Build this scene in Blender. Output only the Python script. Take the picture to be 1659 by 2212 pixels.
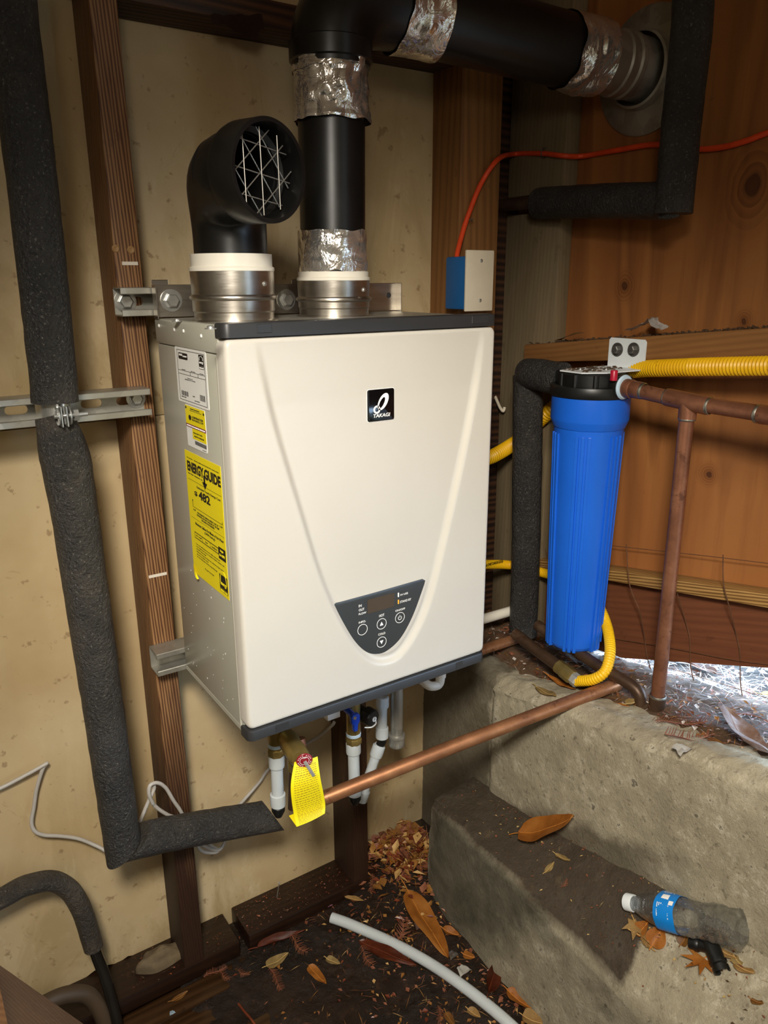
# A tankless water heater hung on the studs of an open shed wall, with its pipes, filter, concrete footing and leaf litter.
# Axes: x to the right along the back wall, y into the back wall, z up; metres; the heater's lower back left corner is the origin.
import bpy, bmesh, math, random
import numpy as np
from mathutils import Vector, Matrix, noise

for o in list(bpy.data.objects):
    bpy.data.objects.remove(o)
C = bpy.context.scene.collection
SC = bpy.context.scene
V = Vector

# ------------------------------------------------------------------ camera
CAM = [-0.38116, -1.189973, 0.641591, 0.591065, 0.292789, -0.004476, 1664.509492]      # x, y, z, heading, downward pitch, roll, focal length in pixels of the 1659 x 2212 frame
_yaw, _pit, _rol = CAM[3:6]
_f = V((math.sin(_yaw)*math.cos(_pit), math.cos(_yaw)*math.cos(_pit), -math.sin(_pit)))
_r0 = V((math.cos(_yaw), -math.sin(_yaw), 0)); _u0 = _r0.cross(_f)
_r = _r0*math.cos(_rol) + _u0*math.sin(_rol); _u = -_r0*math.sin(_rol) + _u0*math.cos(_rol)
cd = bpy.data.cameras.new('camera'); cam = bpy.data.objects.new('camera', cd); C.objects.link(cam)
cam.matrix_world = Matrix(((_r.x, _u.x, -_f.x, CAM[0]), (_r.y, _u.y, -_f.y, CAM[1]), (_r.z, _u.z, -_f.z, CAM[2]), (0, 0, 0, 1)))
cd.sensor_fit = 'VERTICAL'; cd.sensor_height = 36.0; cd.sensor_width = 27.0; cd.lens = CAM[6]/2212*36.0
cd.clip_start = 0.02
SC.camera = cam

# ------------------------------------------------------------------ sky, lamps, exposure
W = bpy.data.worlds.new('sky'); SC.world = W; W.use_nodes = True
bg = W.node_tree.nodes['Background']
bg.inputs[0].default_value = (0.50, 0.72, 1.0, 1); bg.inputs[1].default_value = 13.0

def lamp(name, kind, loc, target, energy, color, **kw):
    l = bpy.data.lights.new(name, kind); l.energy = energy; l.color = color
    for k, v in kw.items(): setattr(l, k, v)
    o = bpy.data.objects.new(name, l); C.objects.link(o); o.location = loc
    o.rotation_euler = (V(target) - V(loc)).to_track_quat('-Z', 'Y').to_euler()
    return o
lamp('work_lamp', 'SPOT', (-0.56, -1.36, 1.16), (0.42, -0.12, -0.27), 150, (1.0, 0.94, 0.83), spot_size=math.radians(68), spot_blend=0.95, shadow_soft_size=0.13)
lamp('fill_lamp', 'POINT', (-0.75, -1.85, 0.95), (0, 0, 0), 12, (1.0, 0.92, 0.80), shadow_soft_size=0.14)  # unseen lamp added behind the camera as soft fill
SC.view_settings.view_transform = 'Standard'; SC.view_settings.look = 'None'
SC.view_settings.exposure = 0.14; SC.view_settings.gamma = 1.0; SC.view_settings.use_curve_mapping = False

# ------------------------------------------------------------------ materials
def hexc(h):
    h = h.lstrip('#'); r = [int(h[i:i+2], 16)/255 for i in (0, 2, 4)]
    return tuple((x/12.92 if x <= .04045 else ((x+.055)/1.055)**2.4) for x in r) + (1,)

class Mat:
    def __init__(s, name, color='#808080', rough=.5, metal=0., spec=None, **kw):
        s.m = bpy.data.materials.new(name); s.m.use_nodes = True
        s.nt = s.m.node_tree; s.n = s.nt.nodes; s.l = s.nt.links
        s.p = s.n['Principled BSDF']
        s.col = hexc(color) if isinstance(color, str) else color
        s.p.inputs['Base Color'].default_value = s.col
        s.p.inputs['Roughness'].default_value = rough; s.p.inputs['Metallic'].default_value = metal
        if spec is not None: s.p.inputs['Specular IOR Level'].default_value = spec
        for k, v in kw.items(): s.p.inputs[k].default_value = v
        s.cur = None; s.bumpin = None; s.tc = s.n.new('ShaderNodeTexCoord')
    def coord(s, scale=(1, 1, 1), rot=(0, 0, 0), src='Object'):
        v = s.tc.outputs[src]
        if any(rot):
            mr = s.n.new('ShaderNodeMapping'); mr.inputs['Rotation'].default_value = rot; s.l.new(v, mr.inputs[0]); v = mr.outputs[0]
        mp = s.n.new('ShaderNodeMapping'); mp.inputs['Scale'].default_value = scale
        s.l.new(v, mp.inputs[0]); return mp.outputs[0]
    def noise(s, scale=5, detail=4, rough=.55, dist=0., vec=None, src='Object', stretch=(1, 1, 1)):
        t = s.n.new('ShaderNodeTexNoise'); t.inputs['Scale'].default_value = scale; t.inputs['Detail'].default_value = detail
        t.inputs['Roughness'].default_value = rough; t.inputs['Distortion'].default_value = dist
        s.l.new(vec if vec is not None else s.coord(stretch, src=src), t.inputs['Vector']); return t.outputs['Fac']
    def voronoi(s, scale=20, vec=None, feature='F1', out='Distance', stretch=(1, 1, 1)):
        t = s.n.new('ShaderNodeTexVoronoi'); t.feature = feature; t.inputs['Scale'].default_value = scale
        s.l.new(vec if vec is not None else s.coord(stretch), t.inputs['Vector']); return t.outputs[out]
    def wave(s, scale=5, dist=3, detail=2, dscale=1., direction='X', kind='BANDS', vec=None, stretch=(1, 1, 1), profile='SIN'):
        t = s.n.new('ShaderNodeTexWave'); t.wave_type = kind; t.wave_profile = profile
        if kind == 'BANDS': t.bands_direction = direction
        else: t.rings_direction = direction
        t.inputs['Scale'].default_value = scale; t.inputs['Distortion'].default_value = dist
        t.inputs['Detail'].default_value = detail; t.inputs['Detail Scale'].default_value = dscale
        s.l.new(vec if vec is not None else s.coord(stretch), t.inputs['Vector']); return t.outputs['Fac']
    def ramp(s, fac, stops, interp='LINEAR'):
        r = s.n.new('ShaderNodeValToRGB'); r.color_ramp.interpolation = interp
        e = r.color_ramp.elements
        while len(e) < len(stops): e.new(.5)
        for i, (p, c) in enumerate(stops):
            e[i].position = p; e[i].color = hexc(c) if isinstance(c, str) else ((c, c, c, 1) if not hasattr(c, '__len__') else c)
        s.l.new(fac, r.inputs[0]); return r.outputs[0]
    def pos(s, i):                          # world coordinate along one axis
        g = s.n.new('ShaderNodeNewGeometry'); t = s.n.new('ShaderNodeSeparateXYZ'); s.l.new(g.outputs['Position'], t.inputs[0]); return t.outputs[i]
    def band(s, fac, lo, hi):
        r = s.n.new('ShaderNodeMapRange'); r.inputs[1].default_value = lo; r.inputs[2].default_value = hi
        s.l.new(fac, r.inputs[0]); return r.outputs[0]
    def math(s, op, a, b=0.):
        t = s.n.new('ShaderNodeMath'); t.operation = op
        for i, x in enumerate((a, b)):
            if isinstance(x, (int, float)): t.inputs[i].default_value = x
            else: s.l.new(x, t.inputs[i])
        return t.outputs[0]
    def axis(s, i, src='Object'):
        t = s.n.new('ShaderNodeSeparateXYZ'); s.l.new(s.tc.outputs[src], t.inputs[0]); return t.outputs[i]
    def base(s, col):                       # colour socket becomes the current colour
        s.cur = col; return s
    def mix(s, fac, color, amount=1., blend='MIX'):
        t = s.n.new('ShaderNodeMix'); t.data_type = 'RGBA'; t.blend_type = blend
        if amount != 1.: fac = s.math('MULTIPLY', fac, amount)
        s.l.new(fac, t.inputs[0])
        if s.cur is None: t.inputs[6].default_value = s.col
        else: s.l.new(s.cur, t.inputs[6])
        if isinstance(color, str): t.inputs[7].default_value = hexc(color)
        else: s.l.new(color, t.inputs[7])
        s.cur = t.outputs[2]; return s
    def bump(s, fac, strength=.3, dist=.001):
        b = s.n.new('ShaderNodeBump'); b.inputs['Strength'].default_value = strength; b.inputs['Distance'].default_value = dist
        s.l.new(fac, b.inputs['Height'])
        if s.bumpin is not None: s.l.new(s.bumpin, b.inputs['Normal'])
        s.bumpin = b.outputs[0]; return s
    def roughness(s, fac, lo, hi):
        r = s.n.new('ShaderNodeMapRange'); r.inputs[3].default_value = lo; r.inputs[4].default_value = hi
        s.l.new(fac, r.inputs[0]); s.l.new(r.outputs[0], s.p.inputs['Roughness']); return s
    def done(s):
        if s.cur is not None: s.l.new(s.cur, s.p.inputs['Base Color'])
        if s.bumpin is not None: s.l.new(s.bumpin, s.p.inputs['Normal'])
        return s.m

def m_plain(name, col, rough=.5, metal=0., nv=.12, ns=30, bump=.0, **kw):
    """Colour broken up by a little noise, with optional fine relief."""
    m = Mat(name, col, rough, metal, **kw)
    n = m.noise(ns, 5)
    c = m.col
    lo = tuple(max(0, x*(1-nv)) for x in c[:3]) + (1,); hi = tuple(min(1, x*(1+nv)) for x in c[:3]) + (1,)
    m.base(m.ramp(n, [(.3, lo), (.7, hi)]))
    m.roughness(n, max(.02, rough-.06), min(1, rough+.06))
    if bump: m.bump(m.noise(ns*4, 4), bump, .001)
    return m.done()

def m_plaster():
    m = Mat('plaster', '#c9b087', .82)
    m.base(m.ramp(m.noise(2.2, 5, .6), [(.3, '#ad936a'), (.52, '#bea67d'), (.75, '#cbb793')]))
    st = m.noise(3.2, 6, .65, 1.2, stretch=(2.2, 1, .7))
    low = m.band(m.axis(2, 'Generated'), .62, .1)                            # damp blotches on the lower half
    m.mix(m.math('MULTIPLY', m.band(st, .47, .62), low), '#a48d62', .75)
    m.mix(m.math('MULTIPLY', m.band(m.noise(5.5, 8, .75, .3, stretch=(1.8, 1, .8)), .57, .68), low), '#ddd0ae', .5)
    m.mix(m.band(m.axis(2, 'Generated'), .1, .0), '#8d774f', .55)
    m.mix(m.band(m.noise(40, 5, .6), .63, .69), '#7b5f3c', .6)              # flecks of dirt
    m.mix(m.band(m.noise(11, 6, .75, 1.5), .63, .70), '#94784e', .5)
    m.bump(m.noise(14, 6, .6), .35, .003).bump(m.noise(160, 3), .12, .0008)
    return m.done()

def m_wood(name, dark, mid, light, axis='Z', scale=14, dist=5, rough=.65, damp=None, bump=.3, spec=.4, late=.8, tilt=0., blotch=.45, soft=0.):
    """Sawn softwood: fine latewood lines along the axis, wandering a little, with blotches and torn fibre."""
    m = Mat(name, mid, rough, spec=spec)
    i = 'XYZ'.index(axis)
    def st(k): return tuple(k if q == i else 1. for q in range(3))
    rot = (tilt, 0, 0)
    vec = m.coord(st(.045), rot)
    warp = m.noise(5, 2, .5, vec=m.coord(st(.18), rot))
    w = m.wave(scale, dist, 2, 1.2, 'DIAGONAL', vec=vec)
    lines = m.math('ADD', w, m.math('MULTIPLY', warp, .25))
    cm = hexc(mid); blend = lambda c: tuple(a*(1-soft)+b*soft for a, b in zip(hexc(c), cm))
    m.base(m.ramp(lines, [(.1, blend(light)), (.5, cm), (late, cm), (1., blend(dark))]))
    m.mix(m.band(m.noise(6, 5, .65, .6, vec=m.coord(st(.22), rot)), .4, .75), dark, blotch)
    m.mix(m.band(m.noise(2.5, 3, .5, vec=m.coord(st(.3), rot)), .5, .75), light, .4)
    fib = m.noise(150, 4, .65, vec=m.coord(st(.03), rot))
    m.mix(m.band(fib, .5, .8), dark, .4)
    m.mix(m.band(m.noise(30, 5, .7, vec=m.coord(st(.6), rot)), .64, .7), dark, .5)
    if damp is not None:
        lo, hi, col = damp
        z = m.math('ADD', m.axis(2, 'Generated'), m.math('MULTIPLY', m.math('SUBTRACT', m.noise(9, 4, .6, stretch=(2, 2, .35)), .5), .35))
        d = m.band(z, hi, lo)
        m.mix(d, col, .92)
    m.bump(lines, bump*.35, .0008).bump(fib, bump, .0008)
    return m.done()

def m_ply():
    m = Mat('plywood', '#97582a', .62, spec=.35)
    vec = m.coord((1, 1, .22))
    big = m.noise(3.2, 3, .45, 1.0, vec=vec)
    w = m.math('FRACT', m.math('MULTIPLY', big, 6.))
    m.base(m.ramp(w, [(.0, '#84502a'), (.35, '#985e31'), (.8, '#a56a38'), (1., '#84502a')]))
    m.mix(m.band(m.noise(2.4, 4, .5, .8, stretch=(1, 1, .4)), .42, .7), '#a06c3a', .4)
    m.mix(m.band(m.noise(60, 5, .6, .3, stretch=(1, 1, .05)), .5, .75), '#6b3c1d', .35)
    m.mix(m.band(m.noise(9, 5, .6, .3, stretch=(1, 1, .08)), .55, .75), '#7a4520', .45)
    wy = m.math('MULTIPLY', m.math('SUBTRACT', m.noise(18, 3), .5), .018)
    for (y0, z0, a, b) in ((-.409, .785, .040, .060), (-.172, .628, .020, .026), (-.426, .572, .014, .018), (-.393, .302, .017, .018), (-.60, .30, .03, .04), (-.30, .42, .014, .016)):   # knots
        dy = m.math('DIVIDE', m.math('ADD', m.math('SUBTRACT', m.pos(1), y0), wy), a); dz = m.math('DIVIDE', m.math('SUBTRACT', m.pos(2), z0), b)
        d = m.math('SQRT', m.math('ADD', m.math('MULTIPLY', dy, dy), m.math('MULTIPLY', dz, dz)))
        ring = m.math('FRACT', m.math('MULTIPLY', d, 3.5))
        m.mix(m.band(d, 1.5, .5), m.ramp(ring, [(.1, '#915a2c'), (.8, '#6a3c1c')]), .75)
        m.mix(m.band(d, .42, .25), '#4a2815', .85)
    m.mix(m.band(m.noise(16, 6, .7, .8), .66, .72), '#5b371f', .35)
    m.bump(m.noise(60, 5, .6, .3, stretch=(1, 1, .05)), .3, .0008)
    return m.done()

def m_concrete(name, kind):
    """Cast concrete; the damp and silted patches have their own places on the footing and the step."""
    m = Mat(name, '#a39a85', .85, spec=.35)
    m.base(m.ramp(m.noise(6, 8, .75), [(.28, '#978c77'), (.5, '#b0a58c'), (.72, '#c6bba2')]))
    m.mix(m.band(m.noise(24, 8, .8), .53, .64), '#ddd3bc', .6)
    m.mix(m.band(m.noise(75, 5, .65), .58, .7), '#6a5f4d', .65)
    m.mix(m.band(m.noise(48, 4, .6), .66, .7), '#3f372b', .7)
    wob = m.math('SUBTRACT', m.noise(7, 6, .65, .4), .5)
    x, y, z = m.pos(0), m.pos(1), m.pos(2)
    if kind == 'footing':
        cor = m.band(m.math('ADD', y, m.math('MULTIPLY', wob, .10)), -.118, -.105)          # the damp corner by the back wall
        low = m.math('ADD', m.math('MULTIPLY', m.math('ADD', y, .35), .36), z)               # a damp fringe along the step
        fr = m.math('MULTIPLY', m.band(m.math('ADD', low, m.math('MULTIPLY', wob, .12)), -.345, -.37), m.band(y, -.62, -.5))
        damp = m.math('MAXIMUM', cor, fr); col = '#544b3c'; amt = .72
        m.mix(m.math('MULTIPLY', m.band(z, -.40, -.47), m.band(y, -.3, -.2)), '#40362a', .6)
    else:
        top = m.band(m.math('ADD', z, m.math('MULTIPLY', wob, .02)), -.475, -.462)
        dry = m.band(m.math('ADD', m.math('ADD', y, m.math('MULTIPLY', x, .3)), m.math('MULTIPLY', wob, .10)), -.415, -.428)
        silt = m.math('MULTIPLY', m.band(m.math('ADD', x, m.math('MULTIPLY', wob, .04)), .488, .502), m.math('SUBTRACT', 1., dry))
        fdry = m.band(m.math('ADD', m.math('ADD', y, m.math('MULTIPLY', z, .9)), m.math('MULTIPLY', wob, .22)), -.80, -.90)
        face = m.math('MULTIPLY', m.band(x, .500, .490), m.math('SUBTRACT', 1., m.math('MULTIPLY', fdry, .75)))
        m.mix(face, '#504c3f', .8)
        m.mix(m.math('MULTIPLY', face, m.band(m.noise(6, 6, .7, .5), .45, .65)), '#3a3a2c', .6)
        damp = silt; col = '#33251a'; amt = .9
    m.mix(damp, col, amt)
    m.mix(m.math('MULTIPLY', damp, m.band(m.noise(30, 6, .7), .58, .68)), '#6d5b44', .6)
    r = m.n.new('ShaderNodeMapRange'); r.inputs[3].default_value = .88; r.inputs[4].default_value = .5
    m.l.new(damp, r.inputs[0]); m.l.new(r.outputs[0], m.p.inputs['Roughness'])
    m.bump(m.noise(30, 8, .8), 1., .005).bump(m.noise(130, 5, .75), .9, .003)
    return m.done()

def m_dirt(name, a, b, c, wet=True):
    m = Mat(name, b, .7, spec=.5)
    m.base(m.ramp(m.noise(9, 8, .7), [(.3, a), (.5, b), (.75, c)]))
    m.mix(m.band(m.noise(60, 5, .7), .6, .7), '#5b3a1f', .6)
    m.mix(m.band(m.noise(150, 3, .6), .68, .74), '#8f7a5c', .6)
    if wet: m.roughness(m.band(m.noise(7, 5, .6), .38, .66), .10, .6)
    m.bump(m.noise(26, 8, .75), .9, .010).bump(m.noise(110, 5, .75), 1., .006)
    return m.done()

def m_foam(name, col, dust=.35):
    m = Mat(name, col, .5, spec=.6)
    m.base(m.ramp(m.noise(9, 5, .6), [(.3, '#1c1b1a'), (.7, col)]))
    m.mix(m.band(m.noise(4.5, 6, .65), .5, .72), '#5d5347', dust)
    m.mix(m.band(m.noise(170, 4, .7), .52, .68), '#0e0d0d', .75)
    m.mix(m.band(m.noise(260, 3, .7), .60, .68), '#8d877c', .5)  # pale flecks painted into the foam's colour as glints
    m.roughness(m.noise(120, 3), .28, .6)
    m.bump(m.noise(210, 4, .7), 1., .006).bump(m.noise(60, 3), .3, .003)
    return m.done()

def m_copper(name, c1, c2, c3, patina=.25):
    m = Mat(name, c1, .36, .6)
    m.base(m.ramp(m.noise(14, 6, .65), [(.3, c2), (.55, c1), (.75, c3)]))
    m.mix(m.band(m.noise(38, 6, .7, .6), .57, .66), '#4a2a1c', .65)
    m.mix(m.band(m.noise(10, 6, .7, .6), .5, .7), c2, .6)
    m.mix(m.band(m.noise(24, 6, .75, .8), .66, .72), '#7f8f80', patina)
    m.roughness(m.noise(20, 5), .3, .58).bump(m.noise(90, 4), .15, .0008)
    return m.done()

def m_foil():
    m = Mat('foil', '#e9e6e2', .14, .86)
    m.base(m.ramp(m.noise(20, 4), [(.3, '#cfc9c2'), (.7, '#f3f0ec')]))
    m.roughness(m.noise(30, 4), .08, .22)
    m.bump(m.noise(30, 4, .55, 1.2), .75, .006).bump(m.voronoi(34, feature='F1'), .3, .005)
    return m.done()

def m_zinc(name, col='#b9b6ac', rough=.38):
    m = Mat(name, col, rough, .75)
    m.base(m.ramp(m.voronoi(42, out='Color'), [(.2, '#a5a299'), (.8, col)]))
    m.mix(m.band(m.noise(18, 6, .65), .55, .7), '#7e776b', .55)
    m.mix(m.band(m.noise(9, 6, .7), .64, .72), '#6b5a44', .4)
    m.roughness(m.noise(25, 5), rough-.1, rough+.18).bump(m.noise(80, 4), .12, .0008)
    return m.done()

M = {}
M['plaster'] = m_plaster()
M['stud'] = m_wood('stud_wood', '#4e2f1b', '#7d5735', '#9a744c', 'Z', 130, 3.5, damp=(.10, .24, '#2b160c'), late=.75)
M['corner_stud'] = m_wood('corner_stud_wood', '#674524', '#84592f', '#8f6638', 'Z', 34, 4, bump=.2, soft=.5)
M['greypost'] = m_wood('weathered_post', '#5c4e37', '#7a6a50', '#8a7a5c', 'Z', 60, 5, bump=.15, blotch=.7, soft=.8)
M['ledger'] = m_wood('ledger_wood', '#6b4522', '#8c5f33', '#a07444', 'Y', 60, 4, tilt=.11, bump=.15, soft=.75, blotch=.6)
M['beam'] = m_wood('beam_wood', '#69481f', '#9d7540', '#b99257', 'Y', 110, 3, tilt=.18)
M['sill'] = m_wood('wet_sill_wood', '#140a05', '#23120a', '#35200f', 'X', 40, 4, soft=.7, bump=.2, rough=.4, spec=.5)
M['floorboard'] = m_wood('wet_floor_wood', '#21140b', '#3b2613', '#523820', 'X', 36, 4, soft=.6, bump=.2, rough=.28, spec=.5)
M['redboard'] = m_wood('red_board_wood', '#522c18', '#6f4026', '#7f4d30', 'Y', 45, 5, tilt=.25, bump=.12, soft=.75, blotch=.6)
M['darkbeam'] = m_wood('dark_beam_wood', '#20120b', '#3d2516', '#553620', 'X', 40, 4)
M['plank'] = m_wood('plank_wood', '#4f331e', '#6f4e32', '#8a6544', 'Z', 60, 3, soft=.7)
M['ply'] = m_ply()
M['concrete'] = m_concrete('concrete', 'footing')
M['concrete_damp'] = m_concrete('damp_concrete', 'step')
M['dirt'] = m_dirt('wet_dirt', '#160e08', '#281a10', '#3d2a1a')
M['drydirt'] = m_dirt('dry_dirt', '#3a2818', '#5d442c', '#84674a', False)
M['ground'] = m_dirt('outdoor_ground', '#2e2720', '#4a4036', '#6f6358', False)
M['foam'] = m_foam('black_foam', '#2f2d2b')
M['foam_dusty'] = m_foam('dusty_foam', '#3d3934', .6)
M['foam_brown'] = m_foam('muddy_foam', '#4d4234', .8)
M['foil'] = m_foil()
M['foil_scrap'] = m_plain('foil_scrap', '#e4e2de', .25, .3, nv=.2, ns=40, bump=.4)
M['zinc'] = m_zinc('galvanized_steel')
M['bolt'] = m_plain('zinc_bolt', '#c4c4c0', .3, .8, nv=.15, ns=60, bump=.05)
M['darkbolt'] = m_plain('dull_bolt', '#7d7b77', .42, .8, nv=.2, ns=60, bump=.08)
def m_stainless():
    m = Mat('stainless_steel', '#c4bdb2', .3, 1.)
    m.base(m.ramp(m.noise(6, 5, .6, stretch=(1, 1, 6)), [(.3, '#aaa399'), (.7, '#d5cfc5')]))
    m.roughness(m.noise(60, 4, stretch=(1, 1, 14)), .22, .42)
    return m.done()
M['stainless'] = m_stainless()
M['cover'] = m_plain('cream_enamel', '#c8c2b7', .34, nv=.02, ns=6, spec=.5)
M['cabinet'] = m_plain('grey_enamel', '#b0ad9f', .36, nv=.03, ns=5)
M['trim'] = m_plain('charcoal_plastic', '#2d2d2e', .42, nv=.06, ns=12)
M['panel'] = m_plain('panel_plastic', '#383b3d', .38, nv=.06, ns=14)
M['lens'] = m_plain('display_window', '#4a4037', .18, nv=.1, ns=10)
M['white_print'] = m_plain('white_print', '#f4f2ee', .5, nv=.02)
M['black_print'] = m_plain('black_print', '#12110f', .5, nv=.1)
M['brown_print'] = m_plain('brown_print', '#b08c1a', .6, nv=.1)
M['grey_print'] = m_plain('grey_print', '#77746e', .5, nv=.1)
M['label_white'] = m_plain('white_label', '#efede8', .42, nv=.02, ns=12)
M['label_yellow'] = m_plain('yellow_label', '#f2de12', .45, nv=.03, ns=12)
M['label_purple'] = m_plain('purple_band', '#7d2040', .45, nv=.04)
M['badge'] = m_plain('black_badge', '#07080a', .12, nv=.1)
M['amber'] = m_plain('amber_lamp', '#f0b238', .4, nv=.05)
M['blackpipe'] = m_plain('black_abs', '#131211', .34, nv=.2, ns=20, bump=.05)
M['blackcap'] = m_plain('black_plastic', '#141413', .4, nv=.2, ns=30, bump=.06)
M['pvc'] = m_plain('white_pvc', '#e8e1d2', .34, nv=.03, ns=12)
M['pex'] = m_plain('white_pex', '#c2c8ca', .38, nv=.04, ns=16, **{'Subsurface Weight': .35, 'Subsurface Radius': (.004, .005, .005)})
M['brass'] = m_plain('brass', '#a08a52', .34, .7, nv=.25, ns=30, bump=.06)
M['copper'] = m_copper('aged_copper', '#96644a', '#6f4634', '#b07e60')
M['copper_bright'] = m_copper('warm_copper', '#a8744f', '#82553a', '#bd8a62', .08)
M['copper_dark'] = m_copper('brown_copper', '#5c4636', '#3f2f25', '#7b6350', .1)
M['solder'] = m_plain('solder', '#aaa69a', .42, 1., nv=.2, ns=60, bump=.2)
M['tape'] = m_plain('thread_tape', '#b9cfdf', .7, nv=.1, ns=60, bump=.4)
M['blue'] = m_plain('blue_plastic', '#1a62d2', .36, nv=.05, ns=8, spec=.45)
M['bluebox'] = m_plain('blue_box_plastic', '#1c5f9c', .5, nv=.1, ns=20)
M['bluehandle'] = m_plain('blue_handle', '#123fae', .3, nv=.08)
M['ivory'] = m_plain('ivory_plastic', '#d9cdb6', .45, nv=.05, ns=20)
M['orange'] = m_plain('orange_jacket', '#e2491c', .5, nv=.12, ns=40, bump=.15)
M['grey_cable'] = m_plain('grey_jacket', '#b4aea6', .45, nv=.06, ns=30)
def m_yellow():
    m = Mat('yellow_hose', '#f3bd0f', .42)
    m.base(m.ramp(m.noise(8, 5), [(.3, '#e3a908'), (.7, '#f8c81c')]))
    m.mix(m.band(m.noise(45, 5, .7), .66, .72), '#6e4c12', .7)
    return m.done()
M['yellow'] = m_yellow()
M['red'] = m_plain('red_plastic', '#b01535', .35, nv=.08)
M['redtag'] = m_plain('red_medallion', '#8f1f2a', .35, nv=.1)
M['steel'] = m_plain('bright_steel', '#cfcdc8', .28, .6, nv=.1)
M['wire'] = m_plain('steel_wire', '#a8a49c', .4, .8, nv=.1)
M['rustwire'] = m_plain('rusty_wire', '#6d4a32', .7, .4, nv=.3, ns=60, bump=.3)
M['darkpaper'] = m_plain('dark_paper', '#3a2214', .85, nv=.3, ns=14, bump=.3)
M['rubber'] = m_plain('wet_black_rubber', '#1d1a17', .2, nv=.3, ns=20, bump=.1)
M['hose_brown'] = m_plain('muddy_hose', '#4a3b2b', .55, nv=.25, ns=9, bump=.2)
M['chunk'] = m_plain('broken_plaster', '#665740', .85, nv=.4, ns=26, bump=1.)
M['white_scrap'] = m_plain('white_scrap', '#d9d5cc', .6, nv=.1, ns=20, bump=.2)
M['chalk'] = m_plain('chalk_mark', '#d8cfc0', .8, nv=.1)
M['pink'] = m_plain('pink_petal', '#c58aa0', .6)
def m_leaf(name, a, b, c, rough=.5):
    m = Mat(name, b, rough, spec=.4)
    m.base(m.ramp(m.noise(22, 6, .65), [(.3, a), (.52, b), (.75, c)]))
    m.mix(m.band(m.noise(70, 5, .7), .64, .7), '#4b2a14', .7)
    m.bump(m.noise(60, 4), .25, .001)
    return m.done()
M['leaf_orange'] = m_leaf('orange_leaf', '#a05e22', '#c07a33', '#cf9047')
M['leaf_brown'] = m_leaf('brown_leaf', '#6a4522', '#94642f', '#b58a4e')
M['leaf_red'] = m_leaf('red_brown_leaf', '#4c2214', '#6f3520', '#8a4a2c', .35)
M['leaf_tan'] = m_leaf('tan_leaf', '#a07a45', '#c19a60', '#d8b880')
M['leaf_pale'] = m_leaf('pale_leaf', '#8d7448', '#b79a62', '#d3bb86')
M['leaf_scarlet'] = m_leaf('scarlet_leaf', '#b93a12', '#e05a1c', '#ee7c34')
M['leaf_silver'] = m_leaf('frosted_leaf', '#8a5a3a', '#a98a78', '#d7d5d6')
M['needle'] = m_leaf('redwood_needle', '#5d3420', '#83503a', '#a06a4c')
M['needle_pale'] = m_leaf('bleached_needle', '#9a8c80', '#c2b6aa', '#e4ddd6')
M['chip'] = m_leaf('wood_chip', '#6a4a2a', '#a37f52', '#c9aa78')
def m_pet():
    """Thin clear plastic: sees through, with a bright skin."""
    m = Mat('clear_bottle_plastic', '#ffffff', .12)
    bump = m.n.new('ShaderNodeBump'); bump.inputs['Strength'].default_value = 1.; bump.inputs['Distance'].default_value = .012
    m.l.new(m.noise(45, 5, .65, 1.), bump.inputs['Height'])
    tr = m.n.new('ShaderNodeBsdfTransparent'); tr.inputs[0].default_value = (.93, .95, .96, 1)
    gl = m.n.new('ShaderNodeBsdfGlossy'); gl.inputs['Roughness'].default_value = .07; m.l.new(bump.outputs[0], gl.inputs['Normal'])
    df = m.n.new('ShaderNodeBsdfDiffuse'); df.inputs[0].default_value = (.8, .82, .84, 1)
    fr = m.n.new('ShaderNodeFresnel'); fr.inputs[0].default_value = 1.55; m.l.new(bump.outputs[0], fr.inputs['Normal'])
    m1 = m.n.new('ShaderNodeMixShader'); m1.inputs[0].default_value = .035; m.l.new(tr.outputs[0], m1.inputs[1]); m.l.new(df.outputs[0], m1.inputs[2])
    k = m.math('MINIMUM', m.math('MULTIPLY', fr.outputs[0], 2.2), .8)
    m2 = m.n.new('ShaderNodeMixShader'); m.l.new(k, m2.inputs[0]); m.l.new(m1.outputs[0], m2.inputs[1]); m.l.new(gl.outputs[0], m2.inputs[2])
    m.l.new(m2.outputs[0], m.n['Material Output'].inputs[0])
    return m.m
M['pet'] = m_pet()
M['bottle_label'] = m_plain('blue_bottle_label', '#1583d8', .35, nv=.06, ns=20)
M['cap_white'] = m_plain('white_cap', '#dfe4e6', .35, nv=.03)
M['shell_wall'] = m_plain('shed_boards', '#a08a68', .8, nv=.15, ns=6, bump=.2)

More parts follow.
